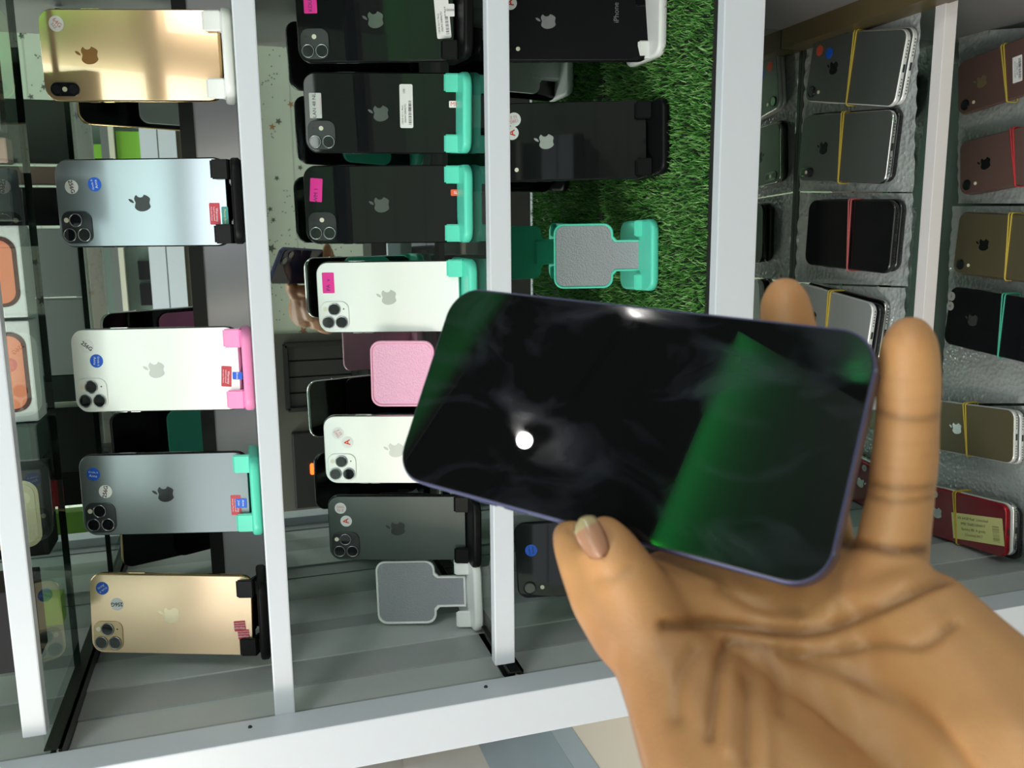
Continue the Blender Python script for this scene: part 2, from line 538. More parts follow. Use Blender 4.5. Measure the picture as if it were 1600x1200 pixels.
APPLE = catmull([(0, .30), (.12, .345), (.26, .37), (.38, .32), (.455, .235), (.365, .15), (.32, .03), (.33, -.09), (.39, -.19), (.475, -.25),
                 (.42, -.40), (.33, -.54), (.23, -.605), (.11, -.575), (0, -.55), (-.11, -.575), (-.23, -.605), (-.35, -.51), (-.45, -.34),
                 (-.50, -.13), (-.49, .08), (-.41, .25), (-.28, .36), (-.13, .345)], 3)
LEAF = catmull([(.0, .40), (.015, .53), (.09, .65), (.22, .73), (.225, .60), (.15, .47)], 3)


def logo(parent, z, m, s=0.0150, y=-0.0003):
    bm = bmesh.new()
    for poly in (APPLE, LEAF):
        vs = [bm.verts.new((x * s, y, z + q * s)) for x, q in poly]
        f = bm.faces.new(vs)
        r = bmesh.ops.extrude_face_region(bm, geom=[f])
        for v in r['geom']:
            if isinstance(v, bmesh.types.BMVert): v.co.y += 0.00018
    bmesh.ops.triangulate(bm, faces=[f for f in bm.faces if len(f.verts) > 4])
    return link('emblem', bm, m, parent)


# ------------------------------------------------------------------ phones
def phone(name, label, loc, deg, L, W, T=0.0083, cams='11pro', back=G_GREY, frame=F_DARK, lg=L_DARK, logoz=0.5, group=None, cammat=None, rcorner=None, caseof=None):
    root = empty(name, (loc[0], loc[1], loc[2] + EYE), tuple(math.radians(a) for a in deg), label, 'phone', group)
    r = rcorner or 0.0125
    bm = bmesh.new()
    slab(bm, 0, L / 2, W, L, r, 0, T, T * 0.36, seg=4, n=8)
    link('frame', bm, frame, root)
    bm = bmesh.new()
    slab(bm, 0, L / 2, W - 0.0022, L - 0.0022, r - 0.001, -0.00015, 0.0008, 0.0003, seg=1, n=8)
    link('back_glass', bm, back, root)
    bm = bmesh.new()
    slab(bm, 0, L / 2, W - 0.0022, L - 0.0022, r - 0.001, T - 0.0008, T + 0.00015, 0.0003, seg=1, n=8)
    link('screen', bm, SCREEN, root)
    for x0, x1, z0, z1 in ((-W / 2 - 0.0004, -W / 2 + 0.001, L * 0.70, L * 0.70 + 0.009), (-W / 2 - 0.0004, -W / 2 + 0.001, L * 0.62, L * 0.62 + 0.009), (W / 2 - 0.001, W / 2 + 0.0004, L * 0.66, L * 0.66 + 0.016)):
        bm = bmesh.new()
        box(bm, x0, x1, T * .35, T * .65, z0, z1)
        link('side_button', bm, frame, root)
    if lg:
        logo(root, L * (1 - logoz) + 0.001, lg)
    cm = cammat or back
    top = L
    if cams in ('11', '11pro'):
        s = 0.0285 if cams == '11pro' else 0.0275
        cx, cz = -W / 2 + 0.0035 + s / 2, top - 0.0035 - s / 2
        bm = bmesh.new()
        slab(bm, cx, cz, s, s, 0.0078, -0.0013, 0.0004, 0.0005, seg=2)
        bump = link('camera_bump', bm, cm, root)
        lr = 0.0055
        spots = [(cx - 0.0065, cz + 0.0067), (cx - 0.0065, cz - 0.0067)]
        if cams == '11pro': spots.append((cx + 0.0065, cz + 0.0002))
        for x, z in spots:
            bm = bmesh.new()
            torus_ring(bm, x, z, lr + 0.0002, 0.0006, -0.0020)
            disc(bm, x, z, lr, 0, -0.0018, mi=0)
            link('lens_ring', bm, LENSRING, bump)
            bm = bmesh.new()
            disc(bm, x, z, lr - 0.0002, -0.0012, -0.0021, bev=0.0003)
            link('lens', bm, LENS, bump)
        bm = bmesh.new()
        fx, fz = (cx + 0.0065, cz + 0.0092) if cams == '11pro' else (cx + 0.0062, cz + 0.0003)
        disc(bm, fx, fz, 0.0022, -0.0008, -0.0016)
        link('flash', bm, FLASH, bump)
        bm = bmesh.new()
        fx, fz = (cx + 0.0067, cz - 0.0092) if cams == '11pro' else (cx + 0.0062, cz + 0.0080)
        disc(bm, fx, fz, 0.0007, -0.0008, -0.00145)
        link('microphone', bm, INK, bump)
    elif cams == 'xs':
        w_, h_ = 0.0118, 0.0255
        cx, cz = -W / 2 + 0.0042 + w_ / 2, top - 0.0065 - h_ / 2
        bm = bmesh.new()
        slab(bm, cx, cz, w_, h_, w_ / 2 - 0.0001, -0.0014, 0.0004, 0.0003, seg=2, n=10)
        bump = link('camera_bump', bm, LENS, root)
        for dz in (0.0072, -0.0072):
            bm = bmesh.new()
            disc(bm, cx, cz + dz, 0.0038, -0.001, -0.0017, bev=0.0003)
            link('lens', bm, mat('deep_lens', (0.02, 0.02, 0.03), 0.1), bump)
        bm = bmesh.new()
        disc(bm, cx, cz, 0.0021, -0.001, -0.0018)
        link('flash', bm, FLASH, bump)
    elif cams == 'xr':
        cx, cz = -W / 2 + 0.0115, top - 0.0125
        bm = bmesh.new()
        torus_ring(bm, cx, cz, 0.0060, 0.0007, -0.0008)
        disc(bm, cx, cz, 0.006, 0.0003, -0.0008)
        bump = link('camera_bump', bm, F_DARK, root)
        bm = bmesh.new()
        disc(bm, cx, cz, 0.0052, -0.0007, -0.0012, bev=0.0003)
        link('lens', bm, LENS, bump)
        bm = bmesh.new()
        disc(bm, cx, cz - 0.0128, 0.0021, 0.0003, -0.0006)
        link('flash', bm, FLASH, root)
    return root


def local_xz(root, u, v):
    """the spot of a phone's back that the photo shows at (u, v)"""
    M = Matrix.Translation(root.location) @ root.rotation_euler.to_matrix().to_4x4()
    Mi = M.inverted()
    o = Mi @ Vector((0, 0, EYE))
    p = rc(u, v)
    t = Mi @ Vector((p[0], p[1], p[2] + EYE))
    d = t - o
    k = -o.y / d.y
    q = o + d * k
    return q.x, q.z


def round_sticker(root, u, v, body, s, ink, rot, r=0.0062, name='round_sticker', size=0.0052, y=-0.0004, bold=0.0, label=None):
    x, z = local_xz(root, u, v)
    bm = bmesh.new()
    disc(bm, x, z, r, -0.0001, y)
    st = link(name, bm, body, root)
    if label: st['label'] = label
    lines = s if isinstance(s, (list, tuple)) else [(s, size, 0, 0)]
    ca, sa = math.cos(math.radians(rot)), math.sin(math.radians(rot))
    for t, sz, ox, oz in lines:
        text('lettering', t, sz, ink, st, x + ox * ca - oz * sa, z + ox * sa + oz * ca, y - 0.00012, math.radians(rot), bold)
    return st


def label_rect(root, u, v, w_, h_, body, rot=0, lines=(), y=-0.0004, name='label', rad=0.0008):
    """w_ along the label's own reading direction; rot in degrees from the phone's width axis"""
    x, z = local_xz(root, u, v)
    bm = bmesh.new()
    slab(bm, 0, 0, w_, h_, rad, -0.0001 - y, 0.0, 0, n=3)
    st = link(name, bm, body, root)
    st.matrix_local = Matrix.Translation((x, y, z)) @ Matrix.Rotation(-math.radians(rot), 4, 'Y')
    for t, sz, ox, oz, ink in lines:
        text('lettering', t, sz, ink, st, ox, oz, -0.00012)
    return st


def bars(st, x0, z0, n, w_, h_, ink=None):
    bm = bmesh.new()
    x = x0
    random.seed(n * 7 + 1)
    for k in range(n):
        t = random.choice((0.00025, 0.0004, 0.0006))
        box(bm, x, x + t, -0.00012, -0.00002, z0, z0 + h_)
        x += w_ / n
    link('barcode', bm, ink or INK, st)


ANNA = [('Grade A', 0.0026, 0, 0.0019), ('Anna', 0.0036, 0, -0.0016)]


def warranty(root, u, v, rot, w_=0.019, h_=0.0095):
    return label_rect(root, u, v, w_, h_, REDST, rot, [('Warranty', 0.0030, 0.001, 0.0020, WHITEINK), ('Void if removed', 0.0019, 0, -0.0005, WHITEINK), ('Anna Joan Phones', 0.0017, 0, -0.0028, WHITEINK)], name='warranty_label')


# ------------------------------------------------------------------ phone stands
def stand(label, loc, yaw, lean, zshelf, m, pad, occupied=True, off=0.0095, group='foldable phone stands', platew=0.068):
    """a folding desk stand; origin on the shelf under the ledge line"""
    h0 = loc[2] - zshelf
    root = empty('phone_stand', (loc[0], loc[1], zshelf + EYE), (0, 0, math.radians(yaw)), label, 'phone stand', group)
    bm = bmesh.new()
    rings = []
    for ins, z in ((0.002, 0.0), (0, 0.002), (0, 0.0065), (0.0008, 0.0082), (0.003, 0.009)):
        rings.append([(x, 0.012 + y, z) for x, y in rr(0.074 - 2 * ins, 0.080 - 2 * ins, 0.013 - ins, 6)])
    loft(bm, rings)
    link('base', bm, m, root)
    Tm = Matrix.Translation((0, 0, h0)) @ Matrix.Rotation(math.radians(lean), 4, 'X')

    def tilt(o):
        o.matrix_local = Tm
        return o
    # backrest: wide plate with a narrower neck, rim standing proud of the pad
    zt, zn = 0.097, 0.034
    hw, nw = platew / 2, 0.0165

    def tee(ins):
        pts = []
        a = 0.010 - ins * 0.6
        W_, N_, top, low, bot = hw - ins, nw - ins, zt - ins, zn + ins, 0.002 + ins
        for cx, cz, a0 in ((W_ - a, top - a, 0), (-W_ + a, top - a, 90), (-W_ + a, low + a, 180)):
            for i in range(6):
                t = math.radians(a0 + 18 * i)
                pts.append((cx + a * math.cos(t), cz + a * math.sin(t)))
        pts += [(-N_ - 0.004, low), (-N_, low - 0.004), (-N_, bot), (N_, bot), (N_, low - 0.004), (N_ + 0.004, low)]
        cx, cz = W_ - a, low + a
        for i in range(6):
            t = math.radians(270 + 18 * i)
            pts.append((cx + a * math.cos(t), cz + a * math.sin(t)))
        return pts
    bm = bmesh.new()
    rings = []
    for ins, y in ((0.0005, off + 0.0045), (0, off + 0.004), (0, off + 0.0004), (0.0004, off), (0.0018, off), (0.0022, off + 0.0008), (0.0022, off + 0.0018)):
        rings.append([(x, y, z) for x, z in tee(ins)])
    loft(bm, rings)
    rest = tilt(link('backrest', bm, m, root))
    bm = bmesh.new()
    pts = tee(0.0024)
    loft(bm, [[(x, off + 0.0017, z) for x, z in pts], [(x, off + 0.0011, z) for x, z in pts]])
    link('textured_pad', bm, pad, rest)
    # neck from the base up to the rest
    bm = bmesh.new()
    box(bm, -0.015, 0.015, off + 0.003, off + 0.011, -h0 * 0.9 + 0.006, 0.045, 0.0012)
    tilt(link('neck', bm, m, root))
    # two ledge clips
    for s in (-1, 1):
        bm = bmesh.new()
        x0, x1 = s * 0.028 - 0.0085, s * 0.028 + 0.0085
        prof = [(off + 0.004, -0.0045), (-0.0050, -0.0045), (-0.0062, -0.003), (-0.0062, 0.0105), (-0.0045, 0.0125), (-0.0028, 0.0105), (-0.0028, -0.0008), (off + 0.004, -0.0008)]
        rings = [[(x, y, z) for y, z in prof] for x in (x0, x1)]
        loft(bm, rings)
        for f in bm.faces: f.smooth = False
        es = [e for e in bm.edges if abs(e.verts[0].co.x - e.verts[1].co.x) < 1e-6]
        bmesh.ops.bevel(bm, geom=es, offset=0.0011, segments=2, affect='EDGES')
        tilt(link('clip', bm, m, root))
        bm = bmesh.new()
        box(bm, x0 + 0.002, x1 - 0.002, -0.004, off + 0.004, -max(h0 - 0.004, 0.006), -0.003, 0.0008)
        link('clip_arm', bm, m, root).matrix_local = Matrix.Translation((0, 0, h0))
    return root


# shelf 2: five large phones
Z2, Z3, Z4, Z5 = -0.0072, -0.2185, -0.6885, -0.905
p = phone('smartphone', 'glossy gold phone with a pill-shaped camera on a white stand, top left', (0.1565, 0.833, 0.004), (-17.2, 0, -2), .1575, .0774, cams='xs', back=G_GOLD, frame=F_GOLD, lg=L_BROWN, logoz=0.27, group='large phones on the upper shelf')
round_sticker(p, 88, 37, PAPER, [('64G', 0.0052, 0, 0.0012), ('52Z', 0.0034, 0, -0.0028)], PINKINK, 222, 0.0066)
stand('white phone stand holding the glossy gold phone with the pill-shaped camera', (0.1565, 0.833, 0.004), -2, -17.2, Z2, WHITEP, PADG)

p = phone('smartphone', 'pale blue-grey triple-camera phone in a black stand below the glossy gold phone', (0.0304, 0.8197, 0.0053), (-21.2, 0, 0), .158, .0778, back=G_LGREY, frame=F_DARK, lg=L_DARK, group='large phones on the upper shelf', cammat=mat('dark_bump_glass', (0.05, 0.06, 0.065), 0.2, metal=0.4))
round_sticker(p, 112, 292, PAPER, '256G', INK, 190, bold=0.02)
round_sticker(p, 148, 288, BLUEST, ANNA, WHITEINK, 8)
warranty(p, 336, 334, 180)
label_rect(p, 352, 338, 0.017, 0.006, TEALST, 180, [('Phones Best', 0.0026, 0, 0, YELST)])
stand('black phone stand holding the pale blue-grey triple-camera phone', (0.0304, 0.8197, 0.0053), 0, -21.2, Z2, BLACKP, BLACKP)

p = phone('smartphone', 'white triple-camera phone standing in the bright pink stand', (-0.1188, 0.817, 0.004), (-20.3, 0, 2.9), .158, .0778, back=G_SILVER, frame=F_STEEL, lg=L_SILV, group='large phones on the upper shelf')
round_sticker(p, 136, 541, PAPER, '256G', INK, -128, bold=0.02)
round_sticker(p, 151, 564, BLUEST, ANNA, WHITEINK, 175)
warranty(p, 354, 588, 176)
label_rect(p, 371, 587, 0.007, 0.009, BLUEST, 178, [('Anna', 0.003, 0, 0, WHITEINK)])
stand('bright pink phone stand holding the white triple-camera phone', (-0.1188, 0.817, 0.004), 2.9, -20.3, Z2, PINKP, PADP)

p = phone('smartphone', 'dark grey triple-camera phone in the turquoise stand of the upper shelf', (-0.2355, 0.8133, 0.0026), (-17.1, 0.1, 2.8), .158, .0778, back=G_GREY, frame=F_DARK, lg=L_DARK, group='large phones on the upper shelf', cammat=mat('slate_bump_glass', (0.055, 0.065, 0.07), 0.25, metal=0.3))
round_sticker(p, 146, 741, BLUEST, ANNA, WHITEINK, -96)
round_sticker(p, 165, 768, PAPER, '256G', INK, -12, bold=0.02)
warranty(p, 369, 789, 180)
label_rect(p, 377, 786, 0.009, 0.0105, BLUEST, 180, [('Anna', 0.003, 0, 0.002, WHITEINK), ('Joan', 0.003, 0, -0.002, WHITEINK)], y=-0.0006)
stand('turquoise phone stand holding the dark grey triple-camera phone of the upper shelf', (-0.2355, 0.8133, 0.0026), 2.8, -17.1, Z2, TEAL, PADG)

p = phone('smartphone', 'champagne gold triple-camera phone leaning in a black stand next to the left side wall', (-0.3518, 0.7981, 0.0067), (-20.7, 1.8, 4.8), .158, .0778, back=G_GOLD2, frame=F_GOLD, lg=L_CHAMP, group='large phones on the upper shelf', cammat=mat('champagne_bump', (0.62, 0.46, 0.27), 0.25, metal=0.4))
round_sticker(p, 160, 919, BLUEST, ANNA, WHITEINK, 125)
round_sticker(p, 183, 944, PAPER, '256G', INK, 92, bold=0.02)
warranty(p, 375, 978, 95, 0.011, 0.010)
warranty(p, 381, 991, 95, 0.011, 0.009)
stand('black phone stand holding the champagne gold phone by the left side wall', (-0.3518, 0.7981, 0.0067), 4.8, -20.7, Z2, BLACKP, BLACKP)

# shelf 3
g2 = 'phones on the middle shelf'


def barcode_label(p, u, v, w_, h_, rot):
    st = label_rect(p, u, v, w_, h_, PAPER, rot, [('128GB A2111 Black', 0.0022, -w_ * 0.20, h_ * 0.30, INK), ('35694120846751', 0.0026, -w_ * 0.16, h_ * 0.08, INK), ('100', 0.0030, w_ * 0.34, h_ * 0.15, INK)], name='barcode_label', rad=0.0015)
    bars(st, -w_ * 0.42, -h_ * 0.38, 26, w_ * 0.55, h_ * 0.22)
    return st


p = phone('smartphone', 'black dual-camera phone at the photo top, with a magenta and a long white barcode sticker', (0.1995, 0.8288, -0.2072), (-20.3, -1.2, -4.3), .1509, .0757, cams='11', back=G_BLACK, frame=F_BLACK, lg=L_GREY, group=g2, cammat=mat('matte_black_bump', (0.02, 0.024, 0.026), 0.35))
label_rect(p, 485, 9, 0.0135, 0.0125, PINKST, 0, [('KDU', 0.005, 0, 0, PURPINK)], name='price_sticker')
barcode_label(p, 691, 21, 0.044, 0.0135, 4)
label_rect(p, 703, 16, 0.0085, 0.011, PAPER, -90, [('10000K', 0.0028, 0, 0, INK)], y=-0.0006)
stand('black phone stand under the black dual-camera phone at the photo top', (0.1995, 0.8288, -0.2072), -4.3, -20.3, Z3, BLACKP, BLACKP)

p = phone('smartphone', 'black dual-camera phone with a long white barcode label right across its back', (0.1151, 0.8395, -0.2109), (-20.8, -0.4, -4.6), .1509, .0757, cams='11', back=G_BLACK, frame=F_BLACK, lg=L_GREY, group=g2, cammat=MATS['matte_black_bump'])
st = label_rect(p, 493, 165, 0.0235, 0.0120, PAPER, 0, [('LAN 48 NL', 0.0048, 0, 0.001, INK), ('________', 0.004, 0, -0.0035, REDINK)], name='price_sticker')
barcode_label(p, 635, 166, 0.0405, 0.0128, 0)
label_rect(p, 711, 163, 0.0115, 0.0062, PAPER, -90, [('MM', 0.0058, 0, 0, REDINK)])
stand('turquoise phone stand holding the black phone with the long barcode label', (0.1151, 0.8395, -0.2109), -4.6, -20.8, Z3, TEAL, PADG)

p = phone('smartphone', 'black dual-camera phone with only a magenta price sticker, in a turquoise stand', (0.0297, 0.8409, -0.2097), (-17, -0.6, -2), .1509, .0757, cams='11', back=G_BLACK, frame=F_BLACK, lg=L_GREY, group=g2, cammat=MATS['matte_black_bump'])
label_rect(p, 494, 297, 0.0225, 0.0120, PINKST, -5, [('WM 1', 0.0055, -0.005, 0, PURPINK)], name='price_sticker')
label_rect(p, 712, 301, 0.0095, 0.0062, mat('orange_red_label', (0.75, 0.10, 0.04), 0.5), -90, [('SL', 0.004, 0, 0, PAPER)])
stand('turquoise phone stand holding the black phone with the magenta sticker', (0.0297, 0.8409, -0.2097), -2, -17, Z3, TEAL, PADG)

p = phone('smartphone', 'white triple-camera phone with a magenta price sticker on the middle shelf', (-0.0604, 0.8293, -0.2076), (-20.7, -0.6, -0.8), .144, .0714, T=.0081, back=G_SILVER, frame=F_STEEL, lg=L_SILV, group=g2)
label_rect(p, 513, 442, 0.0205, 0.0120, PINKST, 0, [('PA  v', 0.0055, -0.002, 0, PURPINK)], name='price_sticker')
stand('turquoise phone stand holding the white phone with the magenta sticker', (-0.0604, 0.8293, -0.2076), -0.8, -20.7, Z3, TEAL, PADG)

stand('empty pale pink phone stand with a pink dimpled pad', (-0.1364, 0.8157, -0.2114), -2.1, -16.8, Z3, PINKL, PADP, False, off=0.0, platew=0.066)

p = phone('smartphone', 'white triple-camera phone with two small round stickers, partly behind the held phone', (-0.2124, 0.8117, -0.2073), (-18.5, -0.6, -2.4), .144, .0714, T=.0081, back=G_SILVER, frame=F_STEEL, lg=L_SILV, group=g2)
round_sticker(p, 528, 677, PAPER, [('256G', 0.0036, 0, 0.0014), ('52 Z', 0.0036, 0, -0.0022)], PINKINK, 35, 0.0060)
round_sticker(p, 543, 691, PAPER, 'A', REDINK, 5, 0.0060, size=0.0085, bold=0.02)
stand('black phone stand behind the held phone, under the white phone with round stickers', (-0.2124, 0.8117, -0.2073), -2.4, -18.5, Z3, BLACKP, BLACKP)

p = phone('smartphone', 'dark green-grey triple-camera phone in a black stand, lowest in the middle row', (-0.3007, 0.8289, -0.2094), (-18.7, -0.5, -1.9), .144, .0714, T=.0081, back=G_GREEN, frame=F_BLACK, lg=L_DARK, group=g2, cammat=MATS['matte_black_bump'])
round_sticker(p, 532, 794, PAPER, [('256G', 0.0036, 0, 0.0014), ('52 Z', 0.0036, 0, -0.0022)], PINKINK, -92, 0.0060)
round_sticker(p, 541, 814, PAPER, 'A', REDINK, 5, 0.0060, size=0.0085, bold=0.02)
stand('black phone stand holding the dark green-grey phone', (-0.3007, 0.8289, -0.2094), -1.9, -18.7, Z3, BLACKP, BLACKP)

stand('empty white phone stand with a grey dimpled pad, nearest the left side wall', (-0.3700, 0.8291, -0.2095), 5.6, -20.7, Z3, WHITEP, PADG, False, off=0.0)

# grass shelf
g3 = 'black phones on the grass shelf'
ZG = -0.4150
p = phone('smartphone', 'black single-camera phone in a white stand on the grass, at the photo top', (0.2095, 0.8292, -0.4090), (-14.7, 2.4, 9.8), .1584, .0781, cams='xr', back=G_BLACK, frame=F_BLACK, lg=L_BRIGHT, logoz=0.35, group=g3)
round_sticker(p, 797, 5, PAPER, 'A', REDINK, 15, 0.0068, size=0.0095, bold=0.02)
x, z = local_xz(p, 963, 20)
text('lettering', 'iPhone', 0.0075, L_BRIGHT, p, x, z, -0.0004)
stand('white phone stand on the grass at the photo top', (0.2095, 0.8292, -0.4090), 0, -14.7, ZG, WHITEP, PADG)
p = phone('smartphone', 'black single-camera phone in a black stand in the middle of the grass', (0.0939, 0.8181, -0.4031), (-17.6, 0.1, 3.4), .1584, .0781, cams='xr', back=G_BLACK, frame=F_BLACK, lg=L_BRIGHT, logoz=0.35, group=g3)
round_sticker(p, 803, 187, PAPER, [('128G', 0.0042, 0, 0.0016), ('52 Z', 0.0038, 0, -0.0024)], PINKINK, 100, 0.0070)
round_sticker(p, 800, 208, PAPER, 'A', REDINK, 5, 0.0068, size=0.0095, bold=0.02)
x, z = local_xz(p, 963, 227)
text('lettering', 'iPhone', 0.0065, L_DARK, p, x, z, -0.0004)
stand('black phone stand in the middle of the grass mat', (0.0939, 0.8181, -0.4031), 3.4, -17.6, ZG, BLACKP, BLACKP)
stand('empty turquoise phone stand with a grey dimpled pad on the grass', (-0.0233, 0.8367, -0.4124), 1.4, -17.1, ZG, TEAL, PADG, False, off=0.0)
p = phone('smartphone', 'black phone with a blue round sticker, low on the grass beside the hand', (-0.3200, 0.745, -0.4040), (-17.0, -2, 4), .1600, .0790, cams='xr', back=G_BLACK, frame=F_BLACK, lg=L_BRIGHT, logoz=0.36, group=g3, rcorner=0.011)
round_sticker(p, 830, 860, BLUEST, ANNA, INK, 5)
stand('black phone stand low on the grass beside the hand', (-0.3200, 0.745, -0.4040), 4, -17.0, ZG, BLACKP, BLACKP)


# ------------------------------------------------------------------ phones in rubber-banded stacks
def stack(label, loc, yaw, zfloor, L, W, tops, cams, back, frame, lg, logoz, n=2, band=BAND, bandat=0.5, group='banded stacks of used phones', jitter=0.003, T=0.0075, screen_up=False, pitch=0.0):
    """n phones lying flat under one rubber band; loc = end of the top phone nearest to us, z = its upper face"""
    zt = loc[2]
    Tm = (zt - zfloor) / n
    res = []
    random.seed(int(abs(loc[0]) * 1e4))
    for k in range(n):
        j = 0 if k == 0 else 1
        ox, oy, oa = (random.uniform(-1, 1) * jitter * j for _ in range(3))
        bk, fr, lgk, cm = tops[min(k, len(tops) - 1)]
        which = label if k == 0 else ('phone directly under the ' if k == 1 else 'bottom phone, two below the ') + label.split(',')[0]
        if screen_up:
            # screen towards the ceiling: turn over about its length
            pl = Vector((loc[0] + ox, loc[1] + oy, zt - k * Tm - Tm * 0.98))
            pr = phone('smartphone', which, pl, (-90, 180, yaw + oa * 300), L, W, T=min(T, Tm * 0.97), cams=None, back=bk, frame=fr, lg=None, group=group)
        else:
            pl = Vector((loc[0] + ox, loc[1] + oy, zt - k * Tm))
            pr = phone('smartphone', which, pl, (-90, 0, yaw + oa * 300), L, W, T=min(T, Tm * 0.97), cams=cm if k == 0 else None, back=bk, frame=fr, lg=lgk if k == 0 else None, logoz=logoz, group=group, rcorner=0.011)
        res.append(pr)
        # ports on the end that looks at us
        bm = bmesh.new()
        for i in range(6):
            for s in (-1, 1):
                zc = min(T, Tm * 0.97) / 2
                q = s * (0.011 + i * 0.0032)
                v4 = [bm.verts.new((q + a, zc + b, -0.0001)) for a, b in ((-0.0007, -0.0007), (0.0007, -0.0007), (0.0007, 0.0007), (-0.0007, 0.0007))]
                bm.faces.new(v4)
        v4 = [bm.verts.new((a, zc + b, -0.0001)) for a, b in ((-0.004, -0.0013), (0.004, -0.0013), (0.004, 0.0013), (-0.004, 0.0013))]
        bm.faces.new(v4)
        link('ports', bm, INK, pr)
    if band:
        yb = L * bandat
        h = zt - zfloor
        pts = []
        nn = 48
        for wob in (0, 1):
            bm = bmesh.new()
            pts = []
            for x, z in rr(W + 0.0026, h + 0.0006, 0.003, 6):
                pts.append((x, yb + 0.0022 * wob + x * (0.06 + 0.05 * wob) + 0.0008 * math.sin(x * 300), z - h / 2 + 0.0006))
            tube(bm, pts, 0.0009, 6, True)
            if wob == 0:
                b0 = bm
                keep = pts
            else:
                tube(bm, keep, 0.0009, 6, True)
                o = link('rubber_band', bm, band)
                tag(o, 'rubber band around the ' + label.split(',')[0], 'rubber band', 'rubber bands around phone stacks')
                o.location = (loc[0], loc[1], zt + EYE)
                o.rotation_euler = (0, 0, math.radians(yaw))
        b0.free()
    return res


m_al = mat('space_grey_aluminium', (0.12, 0.135, 0.13), 0.38, metal=0.6)
m_al2 = mat('silver_aluminium', (0.42, 0.45, 0.46), 0.38, metal=0.6)
m_rose = mat('rose_aluminium', (0.20, 0.115, 0.105), 0.4, metal=0.5)
m_olive = mat('dull_gold_aluminium', (0.15, 0.125, 0.075), 0.4, metal=0.5)
m_red = mat('red_back_glass', (0.16, 0.010, 0.018), 0.15, coat=0.6)
F_WHITE = mat('white_frame', (0.72, 0.72, 0.72), 0.3, metal=0.3)

def dots(pr, items):
    for u, v, m in items:
        x, z = local_xz(pr, u, v)
        bm = bmesh.new(); disc(bm, x, z, 0.0062, -0.0001, -0.0004); link('round_sticker', bm, m, pr)

s = stack('grey phone with orange and blue dots, banded pair by the brown trim', (0.1675, 0.7771, -0.6745), -10.2, Z4, .1581, .0778, [(m_al, F_WHITE, L_DARK, 'xr'), (m_al, F_WHITE, L_DARK, None)], 'xr', None, None, None, 0.29, 2)
dots(s[0], [(1281, 79, mat('orange_dot_sticker', (0.55, 0.08, 0.04), 0.6)), (1296, 83, BLUEST)])
s = stack('plain grey phone without dots, banded pair next to the screen-up black phone', (0.0885, 0.7865, -0.6745), -4.9, Z4, .158, .0778, [(m_al, F_STEEL, L_DARK, 'xs'), (G_BLACK, F_BLACK, None, None)], 'xs', None, None, None, 0.29, 2)
s = stack('black phone lying screen up, pair held by a pink band', (-0.0075, 0.7697, -0.6700), -2.4, Z4, .1490, .0785, [(G_BLACK, F_BLACK, None, None)], None, None, None, None, 0.5, 2, band=REDBAND, bandat=0.45, screen_up=True)
s = stack('silver white phone partly behind a fingertip, banded stack of three', (-0.1150, 0.7876, -0.6640), -7.0, Z4, .144, .0714, [(m_al2, F_WHITE, L_DARK, None), (G_BLACK, F_BLACK, None, None), (G_BLACK, F_STEEL, None, None)], None, None, None, None, 0.29, 3)
g5 = 'banded stacks of used phones on the lowest shelf'
m_gold5 = mat('tarnished_gold_logo', (0.50, 0.37, 0.22), 0.3, metal=0.8)
s = stack('rose phone with a white barcode label, banded pair at the right edge', (0.1930, 0.7840, -0.8890), 7.0, Z5, .138, .067, [(m_rose, m_rose, m_gold5, 'xr')], 'xr', None, None, None, 0.27, 2, group=g5, bandat=0.47)
st = label_rect(s[0], 1590, 108, 0.030, 0.013, PAPER, 0, [('128GB 7P6 RoseGold', 0.0022, 0, 0.003, INK), ('35917204418', 0.0026, 0, 0, INK)], name='barcode_label')
bars(st, -0.012, -0.0052, 26, 0.024, 0.0035)
s = stack('rose brown phone with a black logo, banded pair in a red band', (0.0909, 0.7704, -0.8890), 5.8, Z5, .138, .067, [(m_rose, m_rose, L_DARK, 'xr')], 'xr', None, None, None, 0.29, 2, band=mat('red_rubber_band', (0.45, 0.02, 0.03), 0.5), bandat=0.40, group=g5)
s = stack('dull gold phone with a black logo, banded pair at the right edge', (-0.0254, 0.7465, -0.8890), -3.6, Z5, .158, .0778, [(m_olive, m_olive, L_DARK, 'xr')], 'xr', None, None, None, 0.28, 2, group=g5, bandat=0.48)
s = stack('black phone with two grey round stickers, pair in a green band', (-0.1201, 0.7520, -0.8820), -4.1, Z5, .151, .0757, [(G_BLACK, F_BLACK, L_GREY, None)], None, None, None, None, 0.28, 2, band=GREENBAND, bandat=0.42, group=g5)
greyst = mat('grey_paper_sticker', (0.40, 0.38, 0.38), 0.6)
round_sticker(s[0], 1487, 463, greyst, '128G', INK, 0, 0.0058, size=0.003)
round_sticker(s[0], 1485, 478, greyst, 'A', INK, 0, 0.0058, size=0.006)
s = stack('dull gold phone with a white rim, banded pair beside the little finger', (-0.2487, 0.7871, -0.8857), 4.8, Z5, .138, .067, [(m_olive, F_WHITE, L_BRIGHT, None), (m_al2, F_WHITE, None, None)], None, None, None, None, 0.36, 2, group=g5, bandat=0.52)
s = stack('red phone with a pale yellow paper label, banded stack of three', (-0.3660, 0.7797, -0.8790), 4.8, Z5, .138, .067, [(m_red, mat('red_frame', (0.45, 0.01, 0.02), 0.25, metal=0.6), L_BRIGHT, None), (G_SILVER, F_STEEL, None, None), (G_BLACK, F_BLACK, None, None)], None, None, None, None, 0.20, 3, group=g5, bandat=0.56, jitter=0.005)
st = label_rect(s[0], 1524, 826, 0.034, 0.080, YELST, 0, [], name='paper_label', rad=0.0004)
lx_, lz_ = local_xz(s[0], 1527, 826)
